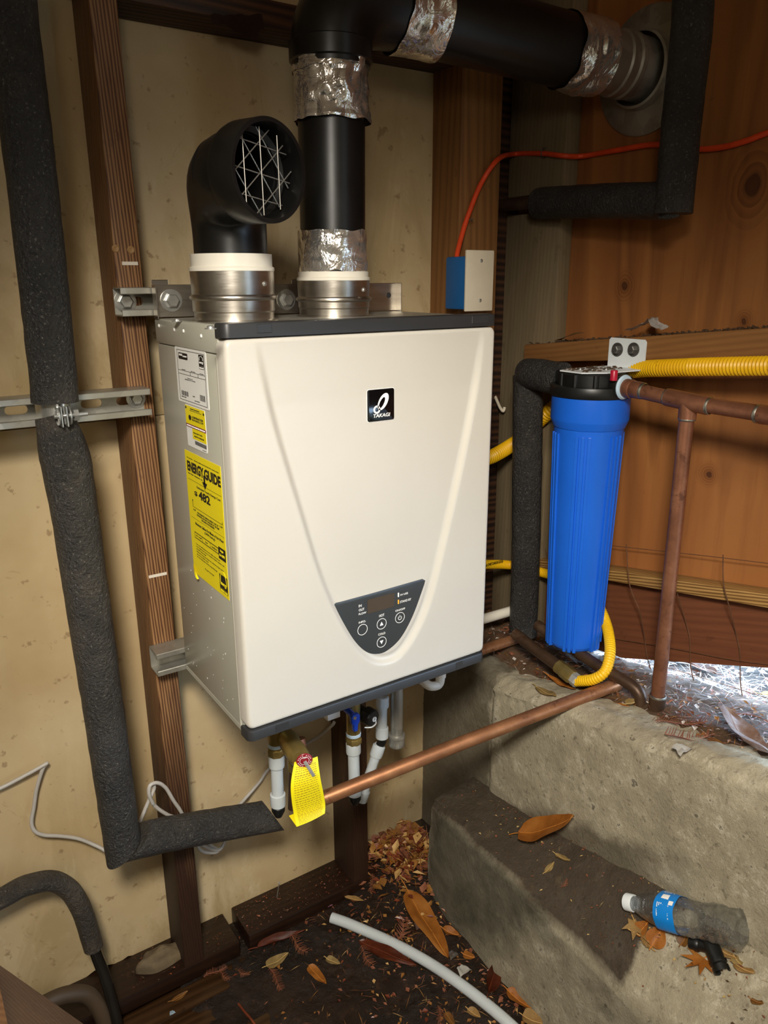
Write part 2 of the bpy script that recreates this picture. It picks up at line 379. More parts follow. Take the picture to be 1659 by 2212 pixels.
# ------------------------------------------------------------------ mesh helpers
class B:
    """Collects shapes in world coordinates and links them as one mesh object."""
    def __init__(s): s.bm = bmesh.new()
    def box(s, x0, x1, y0, y1, z0, z1, bev=0., seg=1, mat=None):
        g = bmesh.ops.create_cube(s.bm, size=1.)['verts']
        bmesh.ops.scale(s.bm, vec=(abs(x1-x0), abs(y1-y0), abs(z1-z0)), verts=g)
        bmesh.ops.translate(s.bm, vec=((x0+x1)/2, (y0+y1)/2, (z0+z1)/2), verts=g)
        if bev:
            e = list({e for v in g for e in v.link_edges})
            r = bmesh.ops.bevel(s.bm, geom=e, offset=bev, segments=seg, profile=.5, affect='EDGES')
            g = list({v for f in r['faces'] for v in f.verts} | {v for v in g if v.is_valid})
        if mat is not None: bmesh.ops.transform(s.bm, matrix=mat, verts=g)
        return g
    def hexa(s, p, bev=0.):
        """Box from eight corners: four round the bottom, then four round the top."""
        v = [s.bm.verts.new(q) for q in p]
        fs = [s.bm.faces.new([v[i] for i in f]) for f in ((3, 2, 1, 0), (4, 5, 6, 7), (0, 1, 5, 4), (1, 2, 6, 5), (2, 3, 7, 6), (3, 0, 4, 7))]
        bmesh.ops.recalc_face_normals(s.bm, faces=fs)
        if bev:
            e = list({e for q in v for e in q.link_edges})
            bmesh.ops.bevel(s.bm, geom=e, offset=bev, segments=2, profile=.5, affect='EDGES')
        return s
    def tube(s, pts, r, seg=20, cap=True, jitter=0.):
        pts = [V(p) for p in pts]; n = len(pts)
        rs = r if hasattr(r, '__len__') else [r]*n
        rings = []; prev = None
        for i, p in enumerate(pts):
            d = (pts[min(i+1, n-1)] - pts[max(i-1, 0)]).normalized()
            if prev is None:
                a = d.cross(V((0, 0, 1)) if abs(d.z) < .9 else V((1, 0, 0))).normalized()
            else:
                a = (prev - d*prev.dot(d)).normalized()
            prev = a; b = d.cross(a)
            ring = []
            for k in range(seg):
                t = 2*math.pi*k/seg
                q = p + (a*math.cos(t) + b*math.sin(t))*rs[i]
                if jitter: q += noise.noise_vector(q*40)*jitter
                ring.append(s.bm.verts.new(q))
            rings.append(ring)
        for i in range(n-1):
            for k in range(seg):
                s.bm.faces.new((rings[i][k], rings[i][(k+1) % seg], rings[i+1][(k+1) % seg], rings[i+1][k]))
        if cap:
            s.bm.faces.new(list(reversed(rings[0]))); s.bm.faces.new(rings[-1])
        return s
    def lathe(s, prof, o=(0, 0, 0), axis=(0, 0, 1), seg=40):
        """Profile of (radius, height) pairs turned about an axis through o."""
        o = V(o); ax = V(axis).normalized()
        a = ax.cross(V((0, 0, 1)) if abs(ax.z) < .9 else V((1, 0, 0))).normalized(); b = ax.cross(a)
        rings = []
        for r, h in prof:
            if r < 1e-6: rings.append([s.bm.verts.new(o + ax*h)])
            else: rings.append([s.bm.verts.new(o + ax*h + (a*math.cos(2*math.pi*k/seg) + b*math.sin(2*math.pi*k/seg))*r) for k in range(seg)])
        for p, q in zip(rings, rings[1:]):
            for k in range(seg):
                k2 = (k+1) % seg
                vs = [p[k % len(p)], p[k2 % len(p)], q[k2 % len(q)], q[k % len(q)]]
                vs = list(dict.fromkeys(vs))
                if len(vs) > 2: s.bm.faces.new(vs)
        return s
    def prism(s, pts, d, bev=0.):
        """Closed outline of 3-D points pushed out along vector d."""
        v0 = [s.bm.verts.new(p) for p in pts]; v1 = [s.bm.verts.new(V(p)+V(d)) for p in pts]
        n = len(pts); fs = [s.bm.faces.new(v0), s.bm.faces.new(v1)]
        for i in range(n): fs.append(s.bm.faces.new((v0[i], v0[(i+1) % n], v1[(i+1) % n], v1[i])))
        bmesh.ops.recalc_face_normals(s.bm, faces=fs)
        if bev: bmesh.ops.bevel(s.bm, geom=list(fs[1].edges), offset=bev, segments=2, profile=.5, affect='EDGES')
        return s
    def holed(s, outer, holes, d):
        """Sheet with holes: outlines in 3-D, thickness vector d."""
        es = []
        for loop in [outer] + holes:
            vs = [s.bm.verts.new(p) for p in loop]
            es += [s.bm.edges.new((vs[i], vs[(i+1) % len(vs)])) for i in range(len(vs))]
        g = bmesh.ops.triangle_fill(s.bm, edges=es, use_beauty=True)
        fs = [f for f in g['geom'] if isinstance(f, bmesh.types.BMFace)]
        e = bmesh.ops.extrude_face_region(s.bm, geom=fs)
        bmesh.ops.translate(s.bm, vec=d, verts=[v for v in e['geom'] if isinstance(v, bmesh.types.BMVert)])
        return s
    def grid(s, nu, nv, fn):
        v = [[s.bm.verts.new(fn(i/(nu-1), j/(nv-1))) for i in range(nu)] for j in range(nv)]
        for j in range(nv-1):
            for i in range(nu-1): s.bm.faces.new((v[j][i], v[j][i+1], v[j+1][i+1], v[j+1][i]))
        return v
    def raw(s, verts, faces):
        v = [s.bm.verts.new(p) for p in verts]
        for f in faces: s.bm.faces.new([v[i] for i in f])
        return s
    def out(s, name, mat, parent=None, angle=35, normals=True):
        if normals: bmesh.ops.recalc_face_normals(s.bm, faces=s.bm.faces[:])
        me = bpy.data.meshes.new(name); s.bm.to_mesh(me); s.bm.free()
        return link(name, me, mat, parent, angle)

def link(name, me, mat, parent=None, angle=35):
    """Links a mesh whose coordinates are world coordinates; the object's origin goes to the foot of its bounding box."""
    n = len(me.vertices); co = np.empty(n*3, dtype=np.float32); me.vertices.foreach_get('co', co); co = co.reshape(-1, 3)
    lo, hi = co.min(0), co.max(0); c = np.array([(lo[0]+hi[0])/2, (lo[1]+hi[1])/2, lo[2]])
    me.vertices.foreach_set('co', (co-c).astype(np.float32).ravel())
    if angle:
        me.polygons.foreach_set('use_smooth', [True]*len(me.polygons))
        me.set_sharp_from_angle(angle=math.radians(angle))
    me.materials.append(M[mat] if isinstance(mat, str) else mat)
    me.update()
    o = bpy.data.objects.new(name, me); C.objects.link(o); o.location = V([float(x) for x in c])
    if parent is not None: adopt(o, parent)
    return o
def world_loc(o):
    p = V(o.location)
    while o.parent is not None:
        o = o.parent; p = p + o.location
    return p
def adopt(o, parent):
    """Makes o (unrotated, in world place) a child of parent (unrotated)."""
    o.location = V(o.location) - world_loc(parent); o.parent = parent
def tag(o, label, cat, group=None, kind=None):
    o['label'] = label; o['category'] = cat
    if group: o['group'] = group
    if kind: o['kind'] = kind
    return o
def thing(name, label, cat, loc, group=None):
    o = bpy.data.objects.new(name, None); o.empty_display_size = .05; C.objects.link(o); o.location = loc
    return tag(o, label, cat, group)
def struct(o):
    o['kind'] = 'structure'; return o

def smooth(pts, n=8, closed=False):
    """Catmull-Rom curve through the points."""
    p = [V(q) for q in pts]; out = []
    m = len(p)
    for i in range(m if closed else m-1):
        g = (lambda k: p[k % m]) if closed else (lambda k: p[min(max(k, 0), m-1)])
        a, b, c, d = g(i-1), g(i), g(i+1), g(i+2)
        for k in range(n):
            t = k/n
            out.append(.5*((2*b) + (c-a)*t + (2*a-5*b+4*c-d)*t*t + (3*b-a-3*c+d)*t**3))
    if not closed: out.append(p[-1])
    return out
def lerp(a, b, t): return V(a)*(1-t) + V(b)*t

_font = None
def text_mesh(body, bold=0.):
    cu = bpy.data.curves.new('lettering', 'FONT'); cu.body = body; cu.size = 1.; cu.offset = bold; cu.resolution_u = 3; cu.fill_mode = 'BOTH'; cu.extrude = .02
    cu.align_x = 'CENTER'; cu.space_line = 1.05
    o = bpy.data.objects.new('lettering', cu); C.objects.link(o)
    dg = bpy.context.evaluated_depsgraph_get(); me = bpy.data.meshes.new_from_object(o.evaluated_get(dg))
    n = len(me.vertices); co = np.empty(n*3, dtype=np.float32); me.vertices.foreach_get('co', co); co = co.reshape(-1, 3)
    lp = [tuple(p.vertices) for p in me.polygons]
    bpy.data.objects.remove(o); bpy.data.curves.remove(cu); bpy.data.meshes.remove(me)
    return co, lp
class Print:
    """Flat lettering and line work on a plane: o + u*right + v*up, pushed off the sheet by a hair."""
    def __init__(s, o, right, up, out): s.o, s.r, s.u, s.n = V(o), V(right), V(up), V(out); s.vs = []; s.fs = []
    def at(s, u, v, w=0.): return s.o + s.r*u + s.u*v + s.n*w
    def add(s, vs, fs):
        k = len(s.vs); s.vs += vs; s.fs += [tuple(i+k for i in f) for f in fs]
    def text(s, body, u0, v0, u1, v1, bold=0., shear=0., h=.00025):
        co, fs = text_mesh(body, bold)
        lo, hi = co.min(0), co.max(0); sx = (u1-u0)/(hi[0]-lo[0]); sy = (v1-v0)/(hi[1]-lo[1])
        s.add([s.at(u0+(c[0]-lo[0])*sx + shear*(c[1]-lo[1])*sy, v0+(c[1]-lo[1])*sy, h*(1 if c[2] > 0 else .1)) for c in co], fs)
    def rect(s, u0, v0, u1, v1, h=.0002):
        p = [(u0, v0), (u1, v0), (u1, v1), (u0, v1)]
        s.add([s.at(a, b, .00003) for a, b in p] + [s.at(a, b, h) for a, b in p], [(4, 5, 6, 7), (0, 1, 5, 4), (1, 2, 6, 5), (2, 3, 7, 6), (3, 0, 4, 7)])
    def frame(s, u0, v0, u1, v1, t):
        s.rect(u0, v0, u1, v0+t); s.rect(u0, v1-t, u1, v1); s.rect(u0, v0, u0+t, v1); s.rect(u1-t, v0, u1, v1)
    def poly(s, pts, h=.0002):
        n = len(pts); s.add([s.at(a, b, h) for a, b in pts] + [s.at(a, b, .00003) for a, b in pts], [tuple(range(n))] + [(i, i+n, (i+1) % n+n, (i+1) % n) for i in range(n)])
    def ring(s, cu, cv, ro, ri, n=40, su=1., h=.0003, a0=0., a1=2*math.pi):
        vs = []; fs = []; full = abs(a1-a0-2*math.pi) < 1e-6; m = n if full else n+1
        for k in range(m):
            t = a0+(a1-a0)*k/n
            for r, w in ((ro, h), (ri, h), (ro, .00003), (ri, .00003)): vs.append(s.at(cu+r*math.cos(t)*su, cv+r*math.sin(t), w))
        for k in range(n):
            a, b = 4*k, 4*((k+1) % m)
            fs += [(a, b, b+1, a+1), (a, a+2, b+2, b), (a+1, b+1, b+3, a+3)]
        s.add(vs, fs)
    def out(s, name, mat, parent=None):
        me = bpy.data.meshes.new(name); me.from_pydata([tuple(v) for v in s.vs], [], s.fs)
        return link(name, me, mat, parent, None)

def hexbolt(o, axis, parent, r=.0105, washer=.017, mat='bolt', washer_mat='bolt', names=('washer', 'bolt')):
    """Washer and hexagon head on the surface point o, facing along axis; the head is a part or sub-part of parent."""
    b = B().lathe([(washer, 0), (washer, .0018), (washer*.45, .0022), (0, .0022)], o, axis, 28); w = b.out(names[0], washer_mat, parent)
    b = B().lathe([(r*1.12, .002), (r*1.12, .0035), (r, .0036), (r, .0085), (r*.82, .0098), (0, .0098)], o, axis, 6); h = b.out(names[1], mat, parent, angle=20)
    return w, h

# ================================================================== the setting
SY, PY = .041, .130            # stud faces and plaster sheet
FZ = -.715                     # shed floor
SILL = -.675                   # top of the wet sill
CX = .610                      # inner face of the concrete footing
rnd = random.Random(11)

# plaster sheet: two boards with a joint at z .42, the lower edge broken off on the left
def wall_sheet(z0, z1, broken=False):
    b = B()
    n = 60
    def fn(u, v):
        x = -2.1 + 2.80*u
        lo = z0
        if broken:
            if x < -.05: lo = z0 - .03 + .012*noise.noise(V((x*14, 0, 0)))
            if -.28 < x < -.06: lo = z0 + .02 + .03*math.sin((x+.28)/.22*math.pi) + .012*noise.noise(V((x*30, 3, 0)))
        z = lo + (z1-lo)*v
        return V((x, PY + .004*noise.noise(V((x*1.6, z*1.6, 2.2))), z))
    v = b.grid(140, n, fn)
    top = [e for e in b.bm.edges if e.is_boundary]
    r = bmesh.ops.extrude_edge_only(b.bm, edges=top)
    for q in r['geom']:
        if isinstance(q, bmesh.types.BMVert): q.co.y += .012
    return b
wall_back = struct(wall_sheet(.4192, 1.75).out('wall_back', 'plaster'))
struct(wall_sheet(-.72, .4178, True).out('plaster_sheet', 'plaster', wall_back))
b = B(); b.box(-2.1, .86, PY+.018, PY+.034, -.76, 1.75); b.out('light_stop_board', 'darkbeam', wall_back)  # unseen board added to stop sky light showing through the plaster joint

def stud(x0, x1, z0, z1, mat, dy=0., name='stud', depth=.089):
    b = B()
    b.box(x0, x1, SY+dy, SY+dy+depth, z0, z1, .0022, 2)
    return b.out(name, mat, wall_back)
s1 = stud(-.0385, .001, SILL, 1.75, 'stud')
stud(.3585, .3975, SILL, 1.75, 'stud')
stud(.622, .7225, -.25, 1.75, 'corner_stud', depth=.10)
stud(-.445, -.406, SILL, 1.75, 'stud')
stud(-.851, -.812, SILL, 1.75, 'stud')
# fire blocking across the stud bay, top plate
b = B(); b.box(.002, .358, SY, SY+.089, 1.019, 1.0565, .002, 2); b.out('blocking', 'darkbeam', wall_back)
b = B(); b.box(.398, .621, SY, SY+.089, 1.019, 1.0565, .002, 2); b.out('blocking', 'darkbeam', wall_back)
b = B(); b.box(-.405, -.039, SY, SY+.089, 1.032, 1.070, .002, 2); b.out('blocking', 'darkbeam', wall_back)
# pieces of wet sill lying between the studs, with the sawn gap
b = B(); b.box(-2.1, .078, SY-.001, .142, SILL-.038, SILL, .003, 2); b.out('sill_plate', 'sill', wall_back)
b = B(); b.box(.098, .72, SY-.004, .142, SILL-.038, SILL+.004, .003, 2); b.out('sill_plate', 'sill', wall_back)
# chalk marks on the first stud
for (a, c) in (((-0.0290,0.0410,0.6674), (-0.0041,0.0410,0.6649)), ((-0.0353,0.0410,0.1629), (-0.0035,0.0410,0.1626))):
    b = B(); b.box(a[0]+.001, c[0], SY-.0006, SY+.001, a[2]-.003, a[2]+.002); b.out('chalk_mark', 'chalk', wall_back)
# dents with torn fibres beside the upper mark
for p in ((-0.0351,0.0410,0.6878), (-0.0126,0.0410,0.6862)):
    b = B(); b.lathe([(.006, 0), (.0045, .0012), (.002, .0008), (0, .0003)], (p[0], SY-.0002, p[2]), (0, -1, 0), 9); b.out('torn_fibre', 'chip', wall_back)

# ---- floor: wet boards running along the wall, with a drift of wet dirt on top towards the footing
fl = B(); fl.box(-2.1, .75, -2.6, .2, FZ-.06, FZ-.022); floor = struct(fl.out('floor', 'floorboard'))
edges = [.039, -.016, -.105, -.250, -.395, -.540, -.685, -.83, -.975, -1.12, -1.265, -1.41, -1.555]
for i in range(len(edges)-1):
    y1, y0 = edges[i]-.0022, edges[i+1]+.0022
    dz = [.0, -.006, .0005, -.001, .001, 0, -.001, .001, 0, 0, 0, 0][i]
    b = B(); b.box(-2.1, .60, y0, y1, FZ-.022, FZ+dz, .002, 2); b.out('floor_board', 'floorboard', floor)

def dirt_h(x, y):
    """Height of the drift on the floor."""
    h = -.004
    h += .055*math.exp(-(((x-.56)/.13)**2 + ((y-.06)/.12)**2))
    h += .014*math.exp(-(((x-.40)/.16)**2 + ((y+.10)/.14)**2))
    h += .016*math.exp(-(((x-.44)/.07)**2))*(1 if y > -.9 else 0)
    h += .010*math.exp(-(((x-.17)/.09)**2 + ((y-.0)/.05)**2))
    h += .008*max(0, noise.noise(V((x*9, y*9, .3)))) + .006*noise.noise(V((x*24, y*24, 1.3))) + .0025*noise.noise(V((x*70, y*70, 5)))
    h += .004*(x-.15) + .008*min(1, max(0, (x-.02)/.10))
    return h
b = B()
b.grid(230, 250, lambda u, v: V((-.05+.66*u, -1.15+1.28*v, FZ + dirt_h(-.05+.66*u, -1.15+1.28*v))))
o = b.out('dirt_drift', 'dirt', floor); o['kind'] = 'stuff'

# ---- concrete footing with its rough top, and the step in front of it
def foot_top(y):
    """Height of the footing's top along the wall."""
    return float(np.interp(-y, [-.2, .12, .30, .50, .70, 1.2, 2.6], [-.150, -.166, -.130, -.100, -.060, .02, .05]))
def foot_grid():
    b = B(); ny, nz = 200, 60
    prof = []
    def fn(u, v):
        y = .142 - 2.2*u
        t = foot_top(y)
        # v runs up the face, rounds over the edge and back along the top
        if v < .62:
            k = v/.62; x = CX; z = -.75 + (t-.016+.75)*k
            x += .003*noise.noise(V((y*5, z*5, 1))) + .0012*noise.noise(V((y*22, z*22, 4))) + .0012*noise.noise(V((y*60, z*60, 4)))
            if y > -.120: x += .006
            else: x -= .006*min(1, (-.120-y)/.012)*max(0., 1-.35*abs(noise.noise(V((z*30, 2, 2)))))
            r = max(0, (z-(t-.07))/.055)                                   # the cast edge is lumpy
            x += r*r*.006 + r*(.004*noise.noise(V((y*45, z*45, 7))) + .004*noise.noise(V((y*90, z*90, 3))))
        else:
            k = (v-.62)/.38; x = CX + .008 + .215*k
            z = t - .016*(1-min(1, k*6))**2 + .006*noise.noise(V((x*18, y*18, 2))) + .004*noise.noise(V((x*50, y*50, 8)))
            if y < -.120: x -= .012*(1-k)
            z += .006*math.sin(min(1, k*3)*math.pi)
        return V((x, y, z))
    b.grid(ny*2, nz*2, fn)
    return b
footing = struct(foot_grid().out('concrete_footing', 'concrete', None, 60, normals=False))

def step_top(x, y):
    """Height of the worn, silted top of the step: rises towards the footing."""
    k = min(1, max(0, (x-.488)/(CX-.488)))
    front = float(np.interp(-y, [.07, .30, .62, 1.2], [-.447, -.452, -.483, -.50]))
    back = float(np.interp(-y, [.07, .30, .53, .75, 1.2], [-.432, -.405, -.352, -.326, -.31]))
    e = k**float(np.interp(-y, [.4, .6], [1.25, .85]))
    return front*(1-e) + back*e
def step_grid():
    b = B()
    def fn(u, v):
        if u < .06:                                                          # broken back end
            y = -.060; kk = u/.06
        y = -.062 - 1.6*max(0, u-.05)/.95
        if v < .45:
            k = v/.45; x = .488; t = step_top(.488, y)-.010; z = FZ-.03 + (t-FZ+.03)*k
            x += -.012*(1-k) + .005*noise.noise(V((y*6, z*6, 3))) + .0025*noise.noise(V((y*30, z*30, 9)))
        else:
            k = (v-.45)/.55; x = .491 + (.635-.491)*k
            z = step_top(x, y) - .010*(1-min(1, k*7))**2 + .0045*noise.noise(V((x*16, y*16, 6))) + .002*noise.noise(V((x*55, y*55, 1)))
        if u < .05:
            k = u/.05; y = -.062 + .022*(k-1)*0; z = (FZ-.03)*(1-k) + z*k if v >= .45 else min(z, (FZ-.03)*(1-k)+step_top(.488, -.062)*k)
            y += .006*noise.noise(V((x*20, z*20, 1)))
        if abs(y+.062) < .05: x += .010*(1-abs(y+.062)/.05)*(1 if v < .5 else 0)
        return V((x, y, z))
    b.grid(260, 100, fn)
    return b
step = struct(step_grid().out('concrete_step', 'concrete_damp', None, 60, normals=False))

# ---- right wall: plywood behind, corner post, ledger, low beam and the board over the gap
PX = .860
b = B(); b.prism([V((PX, y, z)) for y, z in ((.26, -.11), (-.70, .06), (-.92, .24), (-1.6, .30), (-2.4, .34), (-2.4, 1.75), (.26, 1.75))], (.015, 0, 0))
wall_right = struct(b.out('wall_right', 'ply'))
b = B(); b.box(.820, .859, -.035, .124, .806, 1.75, .003, 2); b.out('corner_post', 'greypost', wall_right)
b = B(); b.box(.823, .859, -.030, .128, -.16, .772, .003, 2); b.out('corner_post', 'greypost', wall_right)
b = B(); b.box(.790, .859, .128, .24, -.16, 1.75, .003, 1); b.out('corner_post', 'darkbeam', wall_right)
def slab(p, dx, name, mat, bev=.002):
    """Board on the right wall: four corners of its face (y, z), pushed back by dx from x0."""
    x0, pts = p
    f = [V((x0, y, z)) for y, z in pts]
    b = B(); b.hexa(f + [q + V((dx, 0, 0)) for q in f], bev); return b.out(name, mat, wall_right)
slab((.790, [(.022, .472), (-.99, .568), (-.99, .622), (.022, .509)]), .069, 'ledger', 'ledger', .003)
slab((.820, [(.03, .002), (-.78, .1503), (-.78, .1743), (.03, .026)]), .039, 'low_beam', 'beam', .0015)
b = B()
f = [V((.846, y, z)) for y, z in ((.10, -.165), (-.255, -.121), (-.580, -.002), (-.78, .071), (-.78, .142), (.10, -.019))]
b.prism(f, (.022, 0, 0)); b.out('lower_board', 'redboard', wall_right)

# ---- the rest of the shed, out of the picture: ceiling, left wall, front wall
b = B(); b.box(-2.12, .9, -2.6, .2, 1.75, 1.79); struct(b.out('ceiling', 'shell_wall'))
b = B(); b.box(-2.14, -2.1, -2.6, .2, -.75, 1.75); struct(b.out('wall_left', 'shell_wall'))
b = B(); b.box(-2.1, .9, -2.64, -2.6, -.75, 1.75)
struct(b.out('wall_front', 'shell_wall'))

# ---- the ground outside, seen through the gap
def out_h(x, y):
    base = foot_top(y) - .012
    return base + .012*noise.noise(V((x*7, y*7, 0))) + .007*noise.noise(V((x*22, y*22, 2))) - .03*max(0, (x-.9))
b = B(); b.grid(90, 110, lambda u, v: V((.80+2.6*u*u+.4*u, .9-3.6*v, out_h(.80+2.6*u*u+.4*u, .9-3.6*v)))); ground = struct(b.out('ground', 'ground'))
# dirt banked on top of the footing
def bank_h(x, y):
    k = min(1, max(0, (x-.655)/.05))
    c = .012 + .022*math.exp(-((y+.0)/.16)**2)
    return foot_top(y) - .02*(1-k) + c*k*(.6+.6*noise.noise(V((x*20, y*20, 4)))) + .003*noise.noise(V((x*60, y*60, 0)))
b = B(); b.grid(70, 200, lambda u, v: V((.635+.225*u, .13-1.3*v, bank_h(.635+.225*u, .13-1.3*v)))); o = b.out('soil_bank', 'drydirt', ground); o['kind'] = 'stuff'

# ================================================================== the water heater
HW, HD, HH = .450, .2666, .5906
heater = thing('water_heater', 'large cream and grey tankless water heater hung on the back wall', 'water heater', (HW/2, -HD/2, 0))
b = B(); b.box(.002, HW-.002, -HD+.022, 0, .004, HH-.040, .003, 2); b.out('cabinet', 'cabinet', heater)
b = B(); b.box(.0008, HW-.0008, -HD+.024, .0008, HH-.0395, HH-.004, .002, 2); cap_top = b.out('top_casing', 'cabinet', heater)
b = B(); b.box(.012, HW-.012, -HD+.04, -.006, HH-.005, HH-.0035); b.out('top_plate', 'zinc', heater)
# front cover with its recessed shield: a height field over the front
shield = smooth([(0.0388,-0.2666,0.5686), (0.0457,-0.2666,0.5304), (0.0616,-0.2666,0.4532), (0.0915,-0.2666,0.3411), (0.1245,-0.2666,0.2229), (0.1578,-0.2666,0.1402), (0.1900,-0.2666,0.0844), (0.2243,-0.2666,0.0540),
                 (0.2666,-0.2666,0.0513), (0.3045,-0.2666,0.0863), (0.3348,-0.2666,0.1444), (0.3649,-0.2666,0.2503), (0.3923,-0.2666,0.3578), (0.4151,-0.2666,0.4629), (0.4268,-0.2666,0.5443)], 10)
poly = np.array([(p.x, p.z) for p in shield]); poly = np.vstack([poly, [(poly[-1][0]+.002, .62), (poly[0][0]-.002, .62)]])
def inside_dist(px, pz):
    """Signed distance to the shield's outline, positive inside."""
    n = len(poly); best = np.full(px.shape, 9.); ins = np.zeros(px.shape, bool)
    for i in range(n):
        a = poly[i]; c = poly[(i+1) % n]; e = c-a
        t = np.clip(((px-a[0])*e[0]+(pz-a[1])*e[1])/(e@e), 0, 1)
        d = np.hypot(px-a[0]-t*e[0], pz-a[1]-t*e[1])
        best = np.minimum(best, d)
        cond = (a[1] > pz) != (c[1] > pz)
        with np.errstate(divide='ignore', invalid='ignore'):
            ins ^= cond & (px < (c[0]-a[0])*(pz-a[1])/(c[1]-a[1]) + a[0])
    return np.where(ins, best, -best)
Z0, Z1 = .0135, .5715
NX, NZ = 190, 236
gx, gz = np.meshgrid(np.linspace(0, HW, NX), np.linspace(Z0, Z1, NZ))
RC = .011                                                                  # rounded corners of the cover
ix = np.clip(gx, RC, HW-RC); iz = np.clip(gz, Z0+RC, Z1-RC)
dx, dz = gx-ix, gz-iz; dd = np.hypot(dx, dz); s = np.where(dd > RC, RC/np.maximum(dd, 1e-9), 1.)
gx, gz = ix+dx*s, iz+dz*s
edge = np.minimum(np.minimum(gx, HW-gx), np.minimum(gz-Z0, Z1-gz))
cx, cz = gx-np.clip(gx, RC, HW-RC), gz-np.clip(gz, Z0+RC, Z1-RC)
edge = np.where((cx != 0) & (cz != 0), RC-np.hypot(cx, cz), edge)
t = np.clip(edge/.006, 0, 1); roll = .006*(1-np.sqrt(np.clip(1-(1-t)**2, 0, 1)))
sd = inside_dist(gx, gz)
fade = np.clip((.567-gz)/.085, 0, 1)**.7
st = np.clip((sd+.001)/.013, 0, 1); st = st*st*(3-2*st)
st2 = np.clip((sd-.0145)/.004, 0, 1); st2 = st2*st2*(3-2*st2)
h = -HD + roll + fade*.0062*st - fade*.0016*st2*np.clip((.20-gz)/.06, 0, 1)
vs = [(float(gx[j, i]), float(h[j, i]), float(gz[j, i])) for j in range(NZ) for i in range(NX)]
fs = [(j*NX+i, j*NX+i+1, (j+1)*NX+i+1, (j+1)*NX+i) for j in range(NZ-1) for i in range(NX-1)]
loop = [i for i in range(NX)] + [j*NX+NX-1 for j in range(1, NZ)] + [(NZ-1)*NX+i for i in range(NX-2, -1, -1)] + [j*NX for j in range(NZ-2, 0, -1)]
k = len(vs); vs += [(vs[i][0], -HD+.027, vs[i][2]) for i in loop]
fs += [(loop[i], k+i, k+(i+1) % len(loop), loop[(i+1) % len(loop)]) for i in range(len(loop))]
me = bpy.data.meshes.new('front_cover'); me.from_pydata(vs, [], fs); cover = link('front_cover', me, 'cover', heater, 50)
# charcoal strips along the top and the bottom edge, rounded at the ends
def strip(z0, z1, name, r=.010):
    b = B(); d = .072
    out = []
    for cx_, cy_, a0 in ((r-.001, -HD-.001+r, 180), (HW+.001-r, -HD-.001+r, 270)):
        for q in range(7):
            a = math.radians(a0+q*15); out.append(V((cx_+r*math.cos(a), cy_+r*math.sin(a), z0)))
    out += [V((HW+.001, -HD+.026, z0)), V((-.001, -HD+.026, z0))]
    b.prism(out, (0, 0, z1-z0), .003); return b.out(name, 'trim', heater)
top_strip = strip(.5725, HH, 'top_strip'); bot_strip = strip(-.004, .0128, 'bottom_strip')
b = B(); b.box(.002, HW-.002, -HD+.024, -.004, -.002, .006); b.out('bottom_plate', 'cabinet', heater)
for x0, x1, z0, z1, par in (((0.0447,-0.2680,0.5817)[0], (0.0660,-0.2680,0.5809)[0], .577, .5885, top_strip), ((0.3999,-0.2680,0.5835)[0], (0.4333,-0.2680,0.5825)[0], .577, .5885, top_strip),
                            ((0.0425,-0.2680,0.0001)[0], (0.0644,-0.2680,-0.0078)[0], -.002, .0105, bot_strip), ((0.3853,-0.2680,0.0036)[0], (0.4008,-0.2680,0.0034)[0], -.002, .0105, bot_strip)):
    b = B(); b.box(x0, x1, -HD-.0016, -HD+.001, z0, z1, .0006); b.out('clip_cover', 'trim', par)
# seam strips where the front cover meets the cabinet
b = B(); b.box(-.0004, .003, -HD+.0275, -HD+.031, .006, HH-.044, .0006); b.out('side_seam', 'cabinet', heater)
# screws along the top edge of the left side, washers on the top
for p in ((0.0000,-0.0191,0.5771), (0.0000,-0.0856,0.5746), (-0.0000,-0.1230,0.5744), (0.0000,-0.1888,0.5712)):
    b = B(); b.lathe([(.0026, -.001), (.0026, .0006), (.0016, .0014), (0, .0016)], (.0006, p[1], p[2]), (-1, 0, 0), 14); b.out('screw', 'white_print', heater)
for p in ((-0.0040,-0.1120,0.5880), (-0.0322,-0.3069,0.5880)):
    b = B(); b.lathe([(.007, 0), (.007, .001), (.0045, .0012), (.0042, .003), (.003, .0042), (0, .0044)], (p[0], p[1], HH-.0036), (0, 0, 1), 16); b.out('top_screw', 'bolt', heater)
# dried white splashes on the lower left side
b = B(); r_ = random.Random(4)
for q in range(30):
    y = -.01-.2*r_.random(); z = .02+.19*r_.random()**1.4; rr = .0007+.0013*r_.random()**2
    b.lathe([(rr, 0), (rr*.7, .0002), (0, .0003)], (.002, y, z), (-1, 0, 0), 8)
o = b.out('paint_splash', 'white_print', heater); o['kind'] = 'stuff'
# mounting bracket above the back, with its folded ends and two bolts
brk = B(); a, c = (0.0123,-0.0060,0.6312), (0.4320,-0.0060,0.5930)
brk.box(.0, .442, -.0065, -.005, HH-.002, .636, .0004)
brk.box(-.001, .0008, -.022, -.005, HH-.004, .636, .0004); brk.box(.4412, .443, -.022, -.005, HH-.004, .636, .0004)
bracket = brk.out('mounting_bracket', 'stainless', heater)
for p in ((0.0267,-0.0070,0.6129), (0.2203,-0.0070,0.6110)):
    hexbolt((p[0], -.0065, p[2]), (0, -1, 0), bracket, .0105, .0165)
b = B(); b.lathe([(.0048, 0), (.0048, .0008), (0, .0008)], (.425, -.0066, .615), (0, -1, 0), 16); b.out('keyhole', 'trim', bracket)
for x in (.012, .245):
    b = B(); b.box(x-.013, x+.013, -.0062, -.0048, .634, .643, .001); b.out('bracket_tab', 'stainless', bracket)

